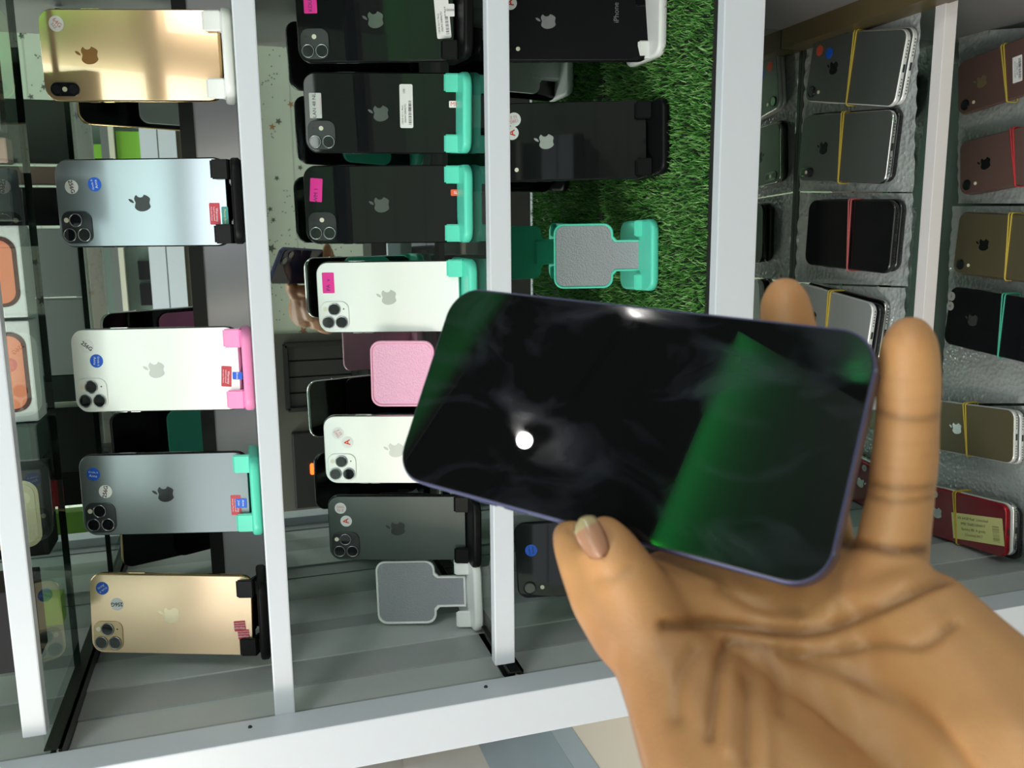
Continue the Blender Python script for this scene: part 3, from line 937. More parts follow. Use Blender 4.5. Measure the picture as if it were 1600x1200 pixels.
st.matrix_local = Matrix.Translation((lx_, -0.0006, lz_)) @ Matrix.Rotation(math.radians(-7), 4, 'Y')
for k, t in enumerate(('XR 64GB Red  Unlocked', 'IMEI 356821094417', 'Battery 88  A grade', 'Checked 0417')):
    text('lettering', t, 0.0048, INK, st, 0.011 - k * 0.0070, 0.006, -0.00012, math.radians(-90))
bars(st, -0.013, -0.034, 12, 0.020, 0.010)
round_sticker(s[0], 1461, 772, greyst, 'A', INK, 0, 0.005, size=0.005)

# bubble wrap sheets under the stacks
m_wrap = mat('bubble_wrap_film', (0.30, 0.32, 0.325), 0.10, spec=0.9, bump=('voronoi', 190, 0.8, 0.0016))


def wrap(label, pts, z, amp=0.0016, seed=1):
    pts = [Vector((p[0], min(p[1], YM - 0.0062), p[2])) for p in pts]
    n1, n2 = 60, 60
    bm = bmesh.new()
    random.seed(seed)
    ph = [random.uniform(0, 6) for _ in range(6)]
    grid = []
    for i in range(n1 + 1):
        row = []
        for j in range(n2 + 1):
            s_, t_ = i / n1, j / n2
            q = pts[0].lerp(pts[1], s_).lerp(pts[3].lerp(pts[2], s_), t_)
            e = amp * 0.45 * (math.sin(q.x * 90 + ph[0]) * math.sin(q.y * 110 + ph[1]) + math.sin(q.x * 41 + q.y * 60 + ph[2]))
            edge = min(s_, 1 - s_, t_, 1 - t_)
            e += amp * 1.2 * max(0, 1 - edge * 14) * abs(math.sin(q.x * 160 + q.y * 170 + ph[3]))
            row.append(bm.verts.new((q.x - pts[0].x, q.y - pts[0].y, 0.0002 + max(e, 0) * (1 if edge < 0.05 else 0.25))))
        grid.append(row)
    for i in range(n1):
        for j in range(n2):
            bm.faces.new((grid[i][j], grid[i + 1][j], grid[i + 1][j + 1], grid[i][j + 1]))
    o = link('bubble_wrap', bm, m_wrap, None, True, (pts[0].x, pts[0].y, z + EYE))
    tag(o, label, 'bubble wrap', 'bubble wrap sheets lining the lower shelves')


def zq(lst, z):
    return [at_z(u, v, z) for u, v in lst]


wrap('bubble wrap under the two banded pairs of grey phones', zq([(1235, 47), (1440, 14), (1428, 300), (1235, 300)], Z4 - 0.0003), Z4 - 0.0003, seed=2)
wrap('bubble wrap under the screen-up black phones', zq([(1235, 302), (1428, 302), (1421, 447), (1235, 440)], Z4 - 0.0003), Z4 - 0.0003, seed=3)
wrap('bubble wrap under the silver white phone behind the fingers', zq([(1235, 443), (1418, 450), (1405, 640), (1235, 640)], Z4 - 0.0003), Z4 - 0.0003, seed=4)
wrap('bubble wrap on the lowest shelf under the rose phones', zq([(1500, 50), (1660, 40), (1650, 318), (1498, 318)], Z5 - 0.0042), Z5 - 0.0042, seed=5)
wrap('bubble wrap on the lowest shelf under the black and gold phones', zq([(1490, 322), (1655, 322), (1650, 630), (1472, 630)], Z5 - 0.0042), Z5 - 0.0042, seed=6)
wrap('bubble wrap on the lowest shelf under the red phone', zq([(1470, 634), (1640, 634), (1640, 850), (1450, 850)], Z5 - 0.0042), Z5 - 0.0042, seed=7)
# phones of the lowest shelf seen through the glass above
for lab, px, bk in (('pink phone seen through the glass above, just left of the warm white rail', (1434, 130), mat('pale_pink_aluminium', (0.46, 0.30, 0.29), 0.4, metal=0.3)),
                    ('cream phone seen through the glass left of the warm white rail, below the pink one', (1424, 376), mat('cream_back', (0.55, 0.50, 0.36), 0.4)),
                    ('dark grey phone under the glass between the pink and the cream phone', (1428, 235), mat('charcoal_back', (0.03, 0.032, 0.03), 0.4))):
    q = at_z(px[0], px[1], Z5 + 0.009)
    phone('smartphone', lab, (q.x, q.y - 0.005, Z5 + 0.0035), (-90, 0, 0), .110, .0586, cams='xr', back=bk, frame=bk, lg=L_GREY, logoz=0.3, group='small phones at the back of the lowest shelf')

# ------------------------------------------------------------------ boxes on the top shelf, seen through its glass
m_boxw = mat('white_carton', (0.68, 0.69, 0.70), 0.4)
m_orange = mat('printed_orange', (0.72, 0.22, 0.12), 0.4)
m_orange2 = mat('printed_dark_orange', (0.42, 0.10, 0.05), 0.4)
m_darkp = mat('printed_maroon', (0.08, 0.02, 0.02), 0.4)
ZT = 0.1712


def carton(label, v0, v1, yf, dep, hgt, mbody, art=None, name='phone_box'):
    x1, x0 = at_y(30, v0, yf).x, at_y(30, v1, yf).x
    cx = (x0 + x1) / 2
    root = empty(name, (cx, yf + dep / 2, Z(ZT)), label=label, cat='box', group='boxes on the top shelf')
    hw = (x1 - x0) / 2
    bm = bmesh.new()
    box(bm, -hw, hw, -dep / 2, dep / 2, 0, hgt, 0.0015)
    link('carton', bm, mbody, root)
    if art:
        bm = bmesh.new()
        slab(bm, 0, 0.012 + hgt / 2 - 0.012, hw * 2 - 0.018, hgt - 0.008, 0.012, -dep / 2 - 0.0006, -dep / 2 - 0.0001, 0)
        a = link('printed_phone', bm, art[0], root)
        bm = bmesh.new()
        slab(bm, 0, 0.012 + hgt / 2 - 0.012, hw * 2 - 0.024, hgt - 0.014, 0.010, -dep / 2 - 0.0009, -dep / 2 - 0.0006, 0)
        link('printed_screen', bm, art[1], a)
        bm = bmesh.new()
        box(bm, -hw + 0.015, hw * 0.1, -dep / 2 - 0.0012, -dep / 2 - 0.0009, 0.02, hgt * 0.4)
        link('printed_wave', bm, art[2], a)
    return root


carton('white carton with an orange phone picture, upper of the two at the left edge', 352, 496, 0.812, 0.034, 0.155, m_boxw, (m_darkp, m_orange, m_orange2))
carton('white carton with an orange phone picture, lower of the two at the left edge', 502, 660, 0.812, 0.034, 0.155, m_boxw, (m_darkp, m_orange, m_orange2))
carton('dark green-grey carton beside the lower orange phone carton', 666, 722, 0.800, 0.044, 0.15, mat('dark_green_carton', (0.045, 0.06, 0.055), 0.35))
carton('black phone case with a cream panel on the top shelf', 735, 872, 0.800, 0.040, 0.15, mat('black_carton', (0.012, 0.012, 0.013), 0.35), (mat('cream_art', (0.52, 0.47, 0.30), 0.4), mat('cream_art2', (0.58, 0.53, 0.36), 0.4), mat('cream_art3', (0.54, 0.49, 0.32), 0.4)), name='phone_case')
carton('black carton at the left edge of the photo, nearest the left side wall', 922, 1050, 0.712, 0.05, 0.12, mat('black_carton2', (0.010, 0.009, 0.012), 0.6, spec=0.2))
carton('bright green packet on the top shelf near the left side wall', 940, 985, 0.822, 0.02, 0.09, mat('lime_packet', (0.22, 0.42, 0.05), 0.5), name='packet')
carton('clear-fronted dark phone pack at the top left corner', 60, 205, 0.790, 0.02, 0.15, mat('smoky_pack', (0.10, 0.11, 0.10), 0.15), name='phone_pack')
carton('black phone pack above the orange phone cartons', 262, 345, 0.800, 0.03, 0.15, mat('black_pack', (0.02, 0.022, 0.022), 0.15), name='phone_pack')
carton('rose carton between the two packs on the top shelf', 215, 255, 0.80, 0.02, 0.13, mat('rose_carton', (0.40, 0.26, 0.22), 0.4))

# ------------------------------------------------------------------ across the shop (seen in the mirror)
ub = 430
unit = empty('wall_display_unit', (0, YW + 0.001, Z(0.05)), label='white and olive display unit on the opposite wall, reflected behind the upper phones', cat='display unit')
Yu = -1.25


def band_unit(u0, u1, v0, v1, m, name, yoff=0.0, dep=0.03):
    za, zb = mirror_pt(u1, ub, Yu).z, mirror_pt(u0, ub, Yu).z
    xa, xb = mirror_pt((u0 + u1) / 2, v1, Yu).x, mirror_pt((u0 + u1) / 2, v0, Yu).x
    o = bx(name, (xa, xb, Yu - dep + yoff - YW - 0.001, Yu + yoff - YW - 0.001, za - Z(0.05), zb - Z(0.05)), m, unit)
    return o


xa, xb = mirror_pt(200, 800, Yu).x, mirror_pt(200, 90, Yu).x
za, zb = mirror_pt(306, ub, Yu).z - Z(0.05), mirror_pt(118, ub, Yu).z - Z(0.05)
bx('carcass', (xa, xb, 0.0, Yu - 0.03 - YW - 0.001, za, zb), mat('dim_green_board', (0.20, 0.27, 0.23), 0.5), unit)
band_unit(118, 137, 90, 800, mat('mid_grey_board', (0.17, 0.18, 0.18), 0.5), 'frame_rail', 0.02)
band_unit(177, 189, 90, 800, MATS['mid_grey_board'], 'frame_rail', 0.02)
band_unit(189, 197, 90, 800, mat('cream_edge', (0.72, 0.70, 0.58), 0.5, emis=None), 'shelf_edge', 0.02)
band_unit(236, 262, 90, 800, mat('fascia_white', (0.74, 0.79, 0.88), 0.5), 'fascia', 0.02)
band_unit(264, 291, 90, 800, MATS['fascia_white'], 'fascia', 0.02)
band_unit(262, 264, 90, 800, MATS['mid_grey_board'], 'fascia_gap', 0.018)
band_unit(291, 306, 90, 800, mat('olive_board', (0.09, 0.085, 0.06), 0.5), 'plinth', 0.01)
for (u0, u1, v0, v1, m, lab) in ((197, 236, 205, 300, mat('lime_carton', (0.22, 0.50, 0.05), 0.5), 'lime green carton on the opposite display unit'),
                                 (140, 176, 225, 300, MATS['lime_carton'], 'lime green carton on the upper level of the opposite unit'),
                                 (214, 236, 408, 438, mat('black_blister', (0.01, 0.01, 0.012), 0.3), 'small black pack on the opposite unit, above its twin'),
                                 (214, 236, 444, 478, MATS['black_blister'], 'small black pack on the opposite unit, below its twin')):
    za, zb = mirror_pt(u1, ub, Yu).z, mirror_pt(u0, ub, Yu).z
    xa, xb = mirror_pt(u0, v1, Yu).x, mirror_pt(u0, v0, Yu).x
    b = bmesh.new()
    box(b, -(xb - xa) / 2, (xb - xa) / 2, -0.015, 0.015, 0, zb - za - 0.004, 0.002)
    o = link('carton', b, m, None, False, ((xa + xb) / 2, Yu - 0.014, za))
    tag(o, lab, 'carton', 'cartons on the opposite display unit')
bx('low_counter', (-1.7, 2.0, 0.0, 0.22, 0.003 - Z(0.05), 0.98 - Z(0.05)), mat('near_black_counter', (0.015, 0.016, 0.016), 0.4), unit)
# grey wall panel with a louvred vent and a black control box with a red lamp
m_og = mat('olive_grey_panel', (0.12, 0.115, 0.095), 0.5)
pa, pb = mirror_pt(430, 523, YW + 0.02), mirror_pt(600, 975, YW + 0.02)
zt_ = mirror_pt(400, 523, YW + 0.02).z
tag(bx('wall_panel', (pb.x - 0.6, pa.x, YW + 0.002, YW + 0.02, 0.4, zt_ + 0.03), m_og), 'dull grey panel reflected below the star wallpaper', 'wall panel')
a, b_ = mirror_pt(445, 540, YW + 0.06), mirror_pt(556, 634, YW + 0.06)
vent = empty('wall_vent', ((a.x + b_.x) / 2, YW + 0.0205, (a.z + b_.z) / 2), label='black louvred vent reflected next to the empty pink stand', cat='vent')
hx, hz = (a.x - b_.x) / 2, (a.z - b_.z) / 2
m_vd = mat('vent_black', (0.012, 0.012, 0.011), 0.45)
bm = bmesh.new()
box(bm, -hx, hx, 0, 0.008, -hz, hz)
for q in (-1, 1):
    box(bm, q * hx - 0.008, q * hx + 0.008, 0, 0.045, -hz, hz)
    box(bm, -hx, hx, 0, 0.045, q * hz - 0.008, q * hz + 0.008)
link('housing', bm, m_vd, vent)
for k in range(4):
    bm = bmesh.new()
    x = -hx + (k + 0.5) * 2 * hx / 4
    box(bm, x - hx / 4 * 0.9, x + hx / 4 * 0.9, 0.018, 0.024, -hz + 0.01, hz - 0.01)
    link('louvre', bm, mat('louvre_grey', (0.028, 0.028, 0.026), 0.4), vent)
a, b_ = mirror_pt(456, 678, YW + 0.06), mirror_pt(575, 785, YW + 0.06)
ctl = empty('control_box', ((a.x + b_.x) / 2, YW + 0.0205, (a.z + b_.z) / 2), label='black control box with a glowing red lamp reflected behind the white phone', cat='control box')
hx, hz = (a.x - b_.x) / 2, (a.z - b_.z) / 2
bm = bmesh.new(); box(bm, -hx, hx, 0, 0.035, -hz, hz, 0.006); link('housing', bm, mat('control_black', (0.016, 0.015, 0.014), 0.4), ctl)
q = mirror_pt(488, 733, YW + 0.06)
bm = bmesh.new(); slab(bm, q.x - ctl.location.x, q.z - ctl.location.z, 0.045, 0.016, 0.007, 0.035, 0.040, 0.001)
link('indicator_lamp', bm, mat('red_indicator', (0.8, 0.05, 0.01), 0.4, emis=((1.0, 0.10, 0.01), 5)), ctl)
bx_ = bmesh.new(); box(bx_, -hx * 0.9, hx * 0.55, 0.0352, 0.0365, -hz * 0.62, -hz * 0.3)
link('red_stripe', bx_, mat('red_plastic', (0.25, 0.005, 0.01), 0.4), ctl)

# ------------------------------------------------------------------ ceiling boards, lamps and green strip above (they show in the held phone's glass)
m_board = mat('dark_ceiling_board', (0.10, 0.115, 0.11), 0.5)
tag(bx('trim_4', (0.35, 1.32, -1.2, -0.12, CZ, CZ + 0.03), m_board), kind='structure')
tag(bx('trim_5', (0.35, 1.9, 0.40, 1.4, CZ, CZ + 0.03), m_board), kind='structure')
tag(bx('trim_6', (1.42, 2.2, -1.2, -0.28, CZ, CZ + 0.03), m_board), kind='structure')

m_lime_glow = mat('lime_glow', (0.50, 0.85, 0.12), 0.5, emis=((0.45, 0.80, 0.14), 0.7))  # added board, made to glow so the gold phone reflects lime
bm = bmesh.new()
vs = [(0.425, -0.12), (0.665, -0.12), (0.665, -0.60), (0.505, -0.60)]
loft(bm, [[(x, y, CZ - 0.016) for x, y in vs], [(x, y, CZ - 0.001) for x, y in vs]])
tag(link('added_lime_panel', bm, m_lime_glow), 'lit lime green panel on the ceiling, mirrored in the glossy gold phone', 'ceiling light')


def green(loc, target, sx, sy, pw):
    area('green_strip_light', loc, target, sx, sy, pw, (0.02, 1.0, 0.18)).data.spread = math.radians(75)


green((0.85, -0.095, CZ - 0.03), (0.85, -0.30, CZ + 0.02), 0.95, 0.02, 6)
green((0.95, 0.38, CZ - 0.04), (0.95, 0.6, CZ + 0.02), 0.9, 0.02, 2.5)
green((1.38, -0.45, CZ - 0.03), (1.6, -0.45, CZ + 0.01), 0.02, 0.5, 4)


def lamp(x, y, z, r, st, label):
    root = empty('ceiling_spot', (x, y, z), label=label, cat='ceiling lamp', group='round ceiling lamps in the dark trough')
    bm = bmesh.new(); bmesh.ops.create_uvsphere(bm, u_segments=20, v_segments=12, radius=r)
    link('bulb', bm, mat('lamp_glow', (1, 1, 1), 0.5, emis=((1.0, 0.97, 0.92), st)), root, True)
    bm = bmesh.new(); box(bm, -0.01, 0.01, -0.01, 0.01, r * 0.8, CZ + 0.42 - z)
    link('stem', bm, m_trough, root)


lamp(0.73, 0.21, CZ, 0.018, 90, 'bright round lamp that glares in the middle of the held phone')
lamp(1.21, 0.13, CZ, 0.016, 55, 'round lamp that glints on the long upper edge of the held phone')

# ------------------------------------------------------------------ the held phone
hc = cam_pt(800 + FPX * .0292 / .2641, 600 + FPX * .009 / .2641, .2641)
# columns in camera axes (x right, y down, z ahead): length axis, width axis, normal towards us
rv = np.array([-0.2609, 0.564, 0.2348])


def rotm(r):
    a = np.linalg.norm(r); k = r / a
    K = np.array([[0, -k[2], k[1]], [k[2], 0, -k[0]], [-k[1], k[0], 0]])
    return np.eye(3) + np.sin(a) * K + (1 - np.cos(a)) * K @ K


Rh = rotm(rv)
ex = Vector(A.T @ Rh[:, 0])            # along the length, towards picture right
ey = Vector(A.T @ -Rh[:, 1])           # along the width, towards picture top
n_ = ex.cross(ey).normalized()
if n_.dot(hc - Vector((0, 0, EYE))) > 0:
    n_ = -n_
ez = -ex                               # phone's own z axis runs to its top end (picture left)
yy = -n_                               # phone's own y axis points away from us
xx = yy.cross(ez)
HL, HW, HT = .1467, .0715, .0074
Mh = Matrix((xx, yy, ez)).transposed().to_4x4()
Mh.translation = hc - ez * HL / 2
held = empty('held_smartphone', hc, label='large black phone with navy sides held in the hand in the foreground', cat='phone')
held.matrix_world = Mh
m_navy = mat('navy_aluminium', (0.085, 0.09, 0.19), 0.36, metal=0.45)
bm = bmesh.new()
slab(bm, 0, HL / 2, HW, HL, 0.0115, 0, HT, 0.0009, seg=3, n=14)
link('frame', bm, m_navy, held)
ms = bpy.data.materials.new('smudged_black_glass')
ms.use_nodes = True
nt = ms.node_tree
b = nt.nodes['Principled BSDF']
tc = nt.nodes.new('ShaderNodeTexCoord')
mp = nt.nodes.new('ShaderNodeMapping'); mp.inputs['Scale'].default_value = (1.6, 1, 0.9); mp.inputs['Rotation'].default_value = (0, 0.7, 0)
n1 = nt.nodes.new('ShaderNodeTexNoise'); n1.inputs['Scale'].default_value = 38; n1.inputs['Detail'].default_value = 4; n1.inputs['Distortion'].default_value = 0.9
rp = nt.nodes.new('ShaderNodeValToRGB'); rp.color_ramp.elements[0].position = 0.50; rp.color_ramp.elements[1].position = 0.72
rp.color_ramp.elements[0].color = (0.0035, 0.0037, 0.004, 1); rp.color_ramp.elements[1].color = (0.015, 0.016, 0.022, 1)
rr_ = nt.nodes.new('ShaderNodeMapRange'); rr_.inputs[1].default_value = 0.45; rr_.inputs[2].default_value = 0.7; rr_.inputs[3].default_value = 0.012; rr_.inputs[4].default_value = 0.10
nt.links.new(tc.outputs['Object'], mp.inputs[0]); nt.links.new(mp.outputs[0], n1.inputs['Vector'])
nt.links.new(n1.outputs['Fac'], rp.inputs[0]); nt.links.new(rp.outputs[0], b.inputs['Base Color'])
nt.links.new(n1.outputs['Fac'], rr_.inputs[0]); nt.links.new(rr_.outputs[0], b.inputs['Roughness'])
b.inputs['Specular IOR Level'].default_value = 0.5
bm = bmesh.new()
slab(bm, 0, HL / 2, HW - 0.0014, HL - 0.0014, 0.0108, -0.0003, 0.0006, 0.0003, seg=2, n=14)
link('screen', bm, ms, held)
bm = bmesh.new()
slab(bm, 0, HL / 2, HW - 0.0014, HL - 0.0014, 0.0108, HT - 0.0006, HT + 0.0003, 0.0003, seg=2, n=14)
link('back_glass', bm, mat('navy_back_glass', (0.01, 0.014, 0.04), 0.08), held)
bm = bmesh.new()
slab(bm, 0.0185, HL - 0.0205, 0.030, 0.030, 0.008, HT, HT + 0.0016, 0.0005, seg=2)
bump = link('camera_bump', bm, mat('navy_bump', (0.012, 0.016, 0.045), 0.25), held)
for x, z in ((0.025, HL - 0.0275), (0.0125, HL - 0.0145)):
    bm = bmesh.new(); disc(bm, x, z, 0.0065, HT + 0.001, HT + 0.003); link('lens', bm, LENS, bump)
for x0, x1, z0, z1 in ((-HW / 2 - 0.0004, -HW / 2 + 0.001, 0.105, 0.113), (-HW / 2 - 0.0004, -HW / 2 + 0.001, 0.093, 0.101), (HW / 2 - 0.001, HW / 2 + 0.0004, 0.092, 0.108)):
    bm = bmesh.new()
    box(bm, x0, x1, HT * .35, HT * .65, z0, z1)
    link('side_button', bm, m_navy, held)
bm = bmesh.new()
for q in (-0.0249, 0.0249):
    box(bm, q - 0.0005, q + 0.0005, -0.00005 + 0.0004, HT - 0.0004, -0.00012, 0.0003)
link('antenna_lines', bm, mat('antenna_blue', (0.06, 0.07, 0.12), 0.4), held)

# ------------------------------------------------------------------ the hand
CH = [
    # little finger, standing beside the lower end of the phone
    [(1422, 528, .234, .0066), (1421, 545, .234, .0080), (1420, 600, .236, .0089), (1418, 655, .237, .0086), (1414, 715, .238, .0092), (1408, 772, .239, .0091), (1398, 830, .239, .0098), (1390, 885, .238, .0103), (1385, 950, .236, .0130)],
    # ring finger, its tip looks out above the phone
    [(1226, 462, .272, .0066), (1227, 478, .272, .0083), (1232, 520, .272, .0094), (1245, 620, .270, .0092), (1262, 730, .265, .0098), (1282, 850, .254, .0103), (1300, 960, .243, .0125)],
    # middle finger
    [(1085, 600, .287, .0075), (1100, 640, .286, .0090), (1130, 710, .281, .0095), (1170, 810, .269, .0100), (1210, 925, .250, .0122)],
    # index finger
    [(985, 700, .292, .0072), (1000, 730, .290, .0086), (1040, 790, .282, .0092), (1085, 860, .270, .0100), (1140, 945, .251, .0122)],
    # thumb
    [(945, 838, .2425, .0064), (955, 862, .2415, .0086), (985, 915, .240, .0105), (1005, 960, .240, .0125), (1030, 1020, .238, .0140), (1068, 1080, .233, .0168), (1120, 1160, .225, .0215), (1190, 1260, .214, .0275), (1270, 1370, .205, .032)],
    [(886, 836, .262, .0050), (900, 850, .256, .0074), (925, 885, .250, .0100), (955, 935, .246, .0122), (990, 985, .242, .0130)],
    # palm
    [(1385, 950, .236, .0130), (1440, 985, .228, .0170), (1500, 1070, .218, .0205), (1580, 1180, .206, .0250), (1660, 1300, .198, .028), (1740, 1420, .19, .030)],
    [(1300, 960, .243, .0125), (1310, 1050, .237, .0175), (1350, 1150, .229, .0225), (1430, 1260, .220, .028), (1520, 1380, .208, .031), (1640, 1520, .198, .033)],
    [(1210, 925, .250, .0122), (1205, 1030, .243, .0165), (1250, 1150, .234, .0215), (1340, 1280, .224, .028), (1450, 1400, .21, .032)],
    [(1140, 945, .251, .0122), (1110, 1010, .247, .0145), (1150, 1110, .240, .019), (1240, 1230, .230, .024)],
    [(1030, 1020, .240, .0125), (1110, 1010, .247, .0120)],
    [(1000, 930, .248, .0100), (1040, 915, .2565, .0110), (1090, 918, .2565, .0120), (1160, 925, .2555, .0125), (1240, 938, .252, .0130), (1310, 940, .248, .0130)],
    [(1040, 950, .247, .0125), (1110, 960, .249, .0130), (1210, 970, .247, .0140)],
    [(1400, 1010, .236, .0160), (1450, 1130, .223, .0220), (1530, 1260, .210, .027)],
]
bm = bmesh.new()
for ch in CH:
    P_ = [(np.array(cam_pt(u, v, d)), r) for u, v, d, r in ch]
    for (p0, r0), (p1, r1) in zip(P_[:-1], P_[1:]):
        n = max(2, int(np.linalg.norm(p1 - p0) / (0.22 * min(r0, r1))))
        for i in range(n + 1):
            t = i / n
            M_ = Matrix.Translation(Vector(p0 * (1 - t) + p1 * t)) @ Matrix.Scale(r0 * (1 - t) + r1 * t, 4)
            bmesh.ops.create_icosphere(bm, subdivisions=2, radius=1.0, matrix=M_)
tmp = link('hand_tmp', bm, INK)
md = tmp.modifiers.new('r', 'REMESH')
md.mode = 'VOXEL'
md.voxel_size = 0.00105
bpy.context.view_layer.update()
me = bpy.data.meshes.new_from_object(tmp.evaluated_get(bpy.context.evaluated_depsgraph_get()))
bpy.data.objects.remove(tmp)
nv = len(me.vertices)
co = np.empty(nv * 3); me.vertices.foreach_get('co', co); co = co.reshape(-1, 3)
ed = np.empty(len(me.edges) * 2, dtype=np.int64); me.edges.foreach_get('vertices', ed); ed = ed.reshape(-1, 2)
deg = np.bincount(ed.ravel(), minlength=nv).astype(float)[:, None]


def smooth(c, it, lam=0.6):
    for _ in range(it):
        s_ = np.zeros_like(c)
        for k in range(3):
            s_[:, k] = np.bincount(ed[:, 0], c[ed[:, 1], k], nv) + np.bincount(ed[:, 1], c[ed[:, 0], k], nv)
        c = c + lam * (s_ / deg - c)
    return c


co = smooth(co, 14)
me.vertices.foreach_set('co', co.ravel()); me.update()
nrm = np.empty(nv * 3); me.vertices.foreach_get('normal', nrm); nrm = nrm.reshape(-1, 3)
cc = (co - np.array([0, 0, EYE])) @ A.T
px = 800 + FPX * cc[:, 0] / cc[:, 2]; py = 600 + FPX * cc[:, 1] / cc[:, 2]
face = (nrm * -(co - np.array([0, 0, EYE]))).sum(1)
face /= np.linalg.norm(co - np.array([0, 0, EYE]), axis=1)
pig = np.zeros(nv)


def crease(pts, wpx, depth, dark=0.6, lim=None):
    global co, pig
    pts = np.array(catm_open(pts))
    best = np.full(nv, 1e9)
    for a, b in zip(pts[:-1], pts[1:]):
        ab = b - a
        t = np.clip(((px - a[0]) * ab[0] + (py - a[1]) * ab[1]) / (ab @ ab), 0, 1)
        best = np.minimum(best, np.hypot(px - a[0] - t * ab[0], py - a[1] - t * ab[1]))
    g = np.exp(-(best / wpx) ** 2) * np.clip(face * 3, 0, 1)
    if lim is not None: g = g * lim
    co -= nrm * (depth * g)[:, None]
    pig = np.maximum(pig, g * dark)


def catm_open(pts, k=6):
    pts = [np.array(p, float) for p in pts]
    e = [2 * pts[0] - pts[1]] + pts + [2 * pts[-1] - pts[-2]]
    out = []
    for i in range(1, len(e) - 2):
        p0, p1, p2, p3 = e[i - 1:i + 3]
        for t in np.linspace(0, 1, k, endpoint=False):
            out.append(0.5 * ((2 * p1) + (-p0 + p2) * t + (2 * p0 - 5 * p1 + 4 * p2 - p3) * t * t + (-p0 + 3 * p1 - 3 * p2 + p3) * t ** 3))
    out.append(pts[-1])
    return out


crease([(1360, 640), (1400, 652), (1440, 655), (1475, 648)], 6, .0006, 0.4)
crease([(1345, 755), (1390, 762), (1430, 764), (1470, 758)], 6, .0008, 0.45)
crease([(1350, 773), (1390, 783), (1430, 783), (1468, 775)], 6, .0007, 0.4)
crease([(1310, 846), (1350, 852), (1400, 860), (1460, 860)], 8, .0016, 0.75)
crease([(1440, 862), (1470, 890), (1490, 905)], 7, .0006, 0.3)
crease([(1040, 976), (1100, 974), (1180, 982), (1260, 986), (1320, 972), (1390, 942), (1450, 914), (1480, 903)], 9, .0022, 0.6)
crease([(1140, 1002), (1180, 1008), (1240, 1020), (1300, 1018), (1370, 1008), (1440, 1008), (1490, 975)], 8, .0013, 0.4)
crease([(1225, 1020), (1320, 1052), (1400, 1092), (1450, 1130), (1500, 1190), (1530, 1250)], 13, .0014, 0.3)
crease([(1135, 1008), (1122, 1050), (1114, 1100), (1108, 1150)], 9, .0018, 0.4)
crease([(1168, 1060), (1168, 1110), (1166, 1190)], 8, .0013, 0.3)
crease([(1085, 1015), (1062, 1060), (1058, 1120)], 12, .0012, 0.2)
crease([(1195, 1020), (1215, 1060), (1222, 1110)], 10, .0010, 0.2)
crease([(1130, 915), (1180, 945), (1250, 955)], 12, .0012, 0.25)
crease([(1130, 1000), (1180, 1003), (1230, 1015)], 14, -.0012, 0.0)
crease([(1145, 1040), (1142, 1100), (1138, 1170)], 9, -.0009, 0.0)
crease([(1192, 1060), (1196, 1130), (1198, 1200)], 11, -.0009, 0.0)
crease([(1300, 940), (1380, 915), (1430, 885)], 18, -.0012, 0.0)
crease([(886, 826), (900, 838), (908, 850)], 6, .0006, 0.3)
crease([(935, 905), (960, 900), (985, 885)], 9, .0005, 0.15)
for k, yy_ in enumerate((590, 620, 690, 712, 730)):
    crease([(1375, yy_), (1420, yy_ + 5), (1465, yy_)], 4, .00018, 0.06)
co = smooth(co, 2, 0.4)
# fine skin relief
me.vertices.foreach_set('co', co.ravel()); me.update()
for p_ in me.polygons: p_.use_smooth = True
# natural pigmentation: pale inside of the hand, browner back and sides, darker crease lines
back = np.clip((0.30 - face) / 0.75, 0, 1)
# the thumb shows its side, browner than the palm
thumbside = np.exp(-(((px - 960) / 75) ** 2)) * (py > 800) * np.clip((1130 - px) / 180, 0, 1)
thenar = np.clip((1260 - px) / 300, 0, 1) * np.clip((py - 900) / 120, 0, 1)
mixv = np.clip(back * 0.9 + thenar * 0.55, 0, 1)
pale, brown, line = np.array([0.53, 0.265, 0.108]), np.array([0.24, 0.105, 0.045]), np.array([0.11, 0.045, 0.016])
tips = np.clip((560 - py) / 90, 0, 1)
pale_ = pale[None] * (1 - tips[:, None] * 0.35) + np.array([0.52, 0.22, 0.10])[None] * tips[:, None] * 0.35
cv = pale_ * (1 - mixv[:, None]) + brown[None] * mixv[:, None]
cv = cv * (1 - pig[:, None]) + line[None] * pig[:, None]
ca = me.color_attributes.new('skin', 'FLOAT_COLOR', 'POINT')
ca.data.foreach_set('color', np.concatenate([cv, np.ones((nv, 1))], 1).ravel())
mk = bpy.data.materials.new('skin')
mk.use_nodes = True
nt = mk.node_tree; b = nt.nodes['Principled BSDF']
at = nt.nodes.new('ShaderNodeAttribute'); at.attribute_name = 'skin'
nz = nt.nodes.new('ShaderNodeTexNoise'); nz.inputs['Scale'].default_value = 70; nz.inputs['Detail'].default_value = 4
tc = nt.nodes.new('ShaderNodeTexCoord'); nt.links.new(tc.outputs['Object'], nz.inputs['Vector'])
hs = nt.nodes.new('ShaderNodeMix'); hs.data_type = 'RGBA'; hs.blend_type = 'MULTIPLY'; hs.inputs[0].default_value = 0.35
rp = nt.nodes.new('ShaderNodeValToRGB'); rp.color_ramp.elements[0].position = .3; rp.color_ramp.elements[0].color = (0.72, 0.62, 0.55, 1); rp.color_ramp.elements[1].position = .7
nt.links.new(nz.outputs['Fac'], rp.inputs[0]); nt.links.new(at.outputs['Color'], hs.inputs[6]); nt.links.new(rp.outputs[0], hs.inputs[7])
nt.links.new(hs.outputs[2], b.inputs['Base Color'])
b.inputs['Roughness'].default_value = 0.5
b.inputs['Subsurface Weight'].default_value = 0.12
b.inputs['Subsurface Radius'].default_value = (0.004, 0.0015, 0.0008)
b.inputs['Subsurface Scale'].default_value = 1.0
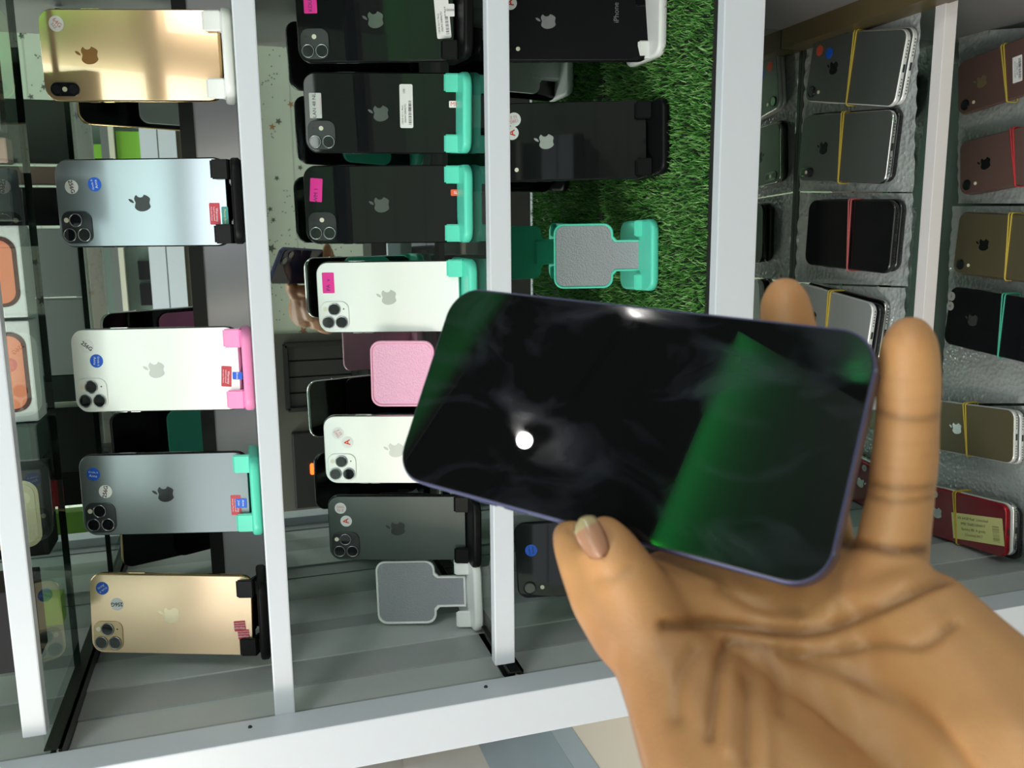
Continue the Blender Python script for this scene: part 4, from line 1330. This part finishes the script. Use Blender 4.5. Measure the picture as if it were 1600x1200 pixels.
nb = nt.nodes.new('ShaderNodeTexNoise'); nb.inputs['Scale'].default_value = 900
bp = nt.nodes.new('ShaderNodeBump'); bp.inputs['Strength'].default_value = 0.25; bp.inputs['Distance'].default_value = 0.0004
nt.links.new(tc.outputs['Object'], nb.inputs['Vector']); nt.links.new(nb.outputs['Fac'], bp.inputs['Height']); nt.links.new(bp.outputs[0], b.inputs['Normal'])
me.materials.clear(); me.materials.append(mk)
me.name = 'hand'
hand = bpy.data.objects.new('person', me)
COL.objects.link(hand)
tag(hand, "person's left hand, palm towards us, holding the large black phone by its edges", 'person')
# thumbnail: a curved plate on the side of the thumb tip
c0, c1 = cam_pt(908, 809, .2375), cam_pt(942, 872, .2335)
axis = (c1 - c0); ln_ = axis.length; axis.normalize()
view = ((c0 + c1) / 2 - Vector((0, 0, EYE))).normalized()
side = axis.cross(view).normalized()
if side.dot(Vector(A.T @ np.array([1.0, 0, 0]))) < 0: side = -side
nrm_ = side.cross(axis).normalized()
if nrm_.dot(view) > 0: nrm_ = -nrm_
bm = bmesh.new()
rows = []
NW = 0.0040
for i in range(17):
    t = i / 16
    wv_ = NW * (0.62 + 0.38 * math.sin(math.pi * min(1, 0.15 + t * 0.85)))
    if t < 0.12: wv_ *= 0.45 + 0.55 * math.sin(t / 0.12 * math.pi / 2)
    if t > 0.85: wv_ *= 0.35 + 0.65 * math.cos((t - 0.85) / 0.15 * math.pi / 2)
    row = []
    for j in range(9):
        s_ = -1 + 2 * j / 8
        q = c0 + axis * (ln_ * t) + side * (s_ * wv_) + nrm_ * (0.0012 * (1 - s_ * s_) + 0.0008 * math.sin(math.pi * t)) - view * 0.0 
        q = q + nrm_ * (-0.0022 * max(0, -s_) ** 2)
        row.append(bm.verts.new(q))
    rows.append(row)
for i in range(16):
    for j in range(8):
        f = bm.faces.new((rows[i][j], rows[i + 1][j], rows[i + 1][j + 1], rows[i][j + 1]))
        f.material_index = 1 if i < 4 else 0
r = bmesh.ops.solidify(bm, geom=bm.faces[:], thickness=0.0006)
nail = link('thumbnail', bm, [mat('nail_pink', (0.62, 0.34, 0.22), 0.3, coat=0.4), mat('nail_tip', (0.62, 0.52, 0.30), 0.35, coat=0.4)], hand, True)
nail['label'] = 'pink thumbnail with a pale yellowish tip'
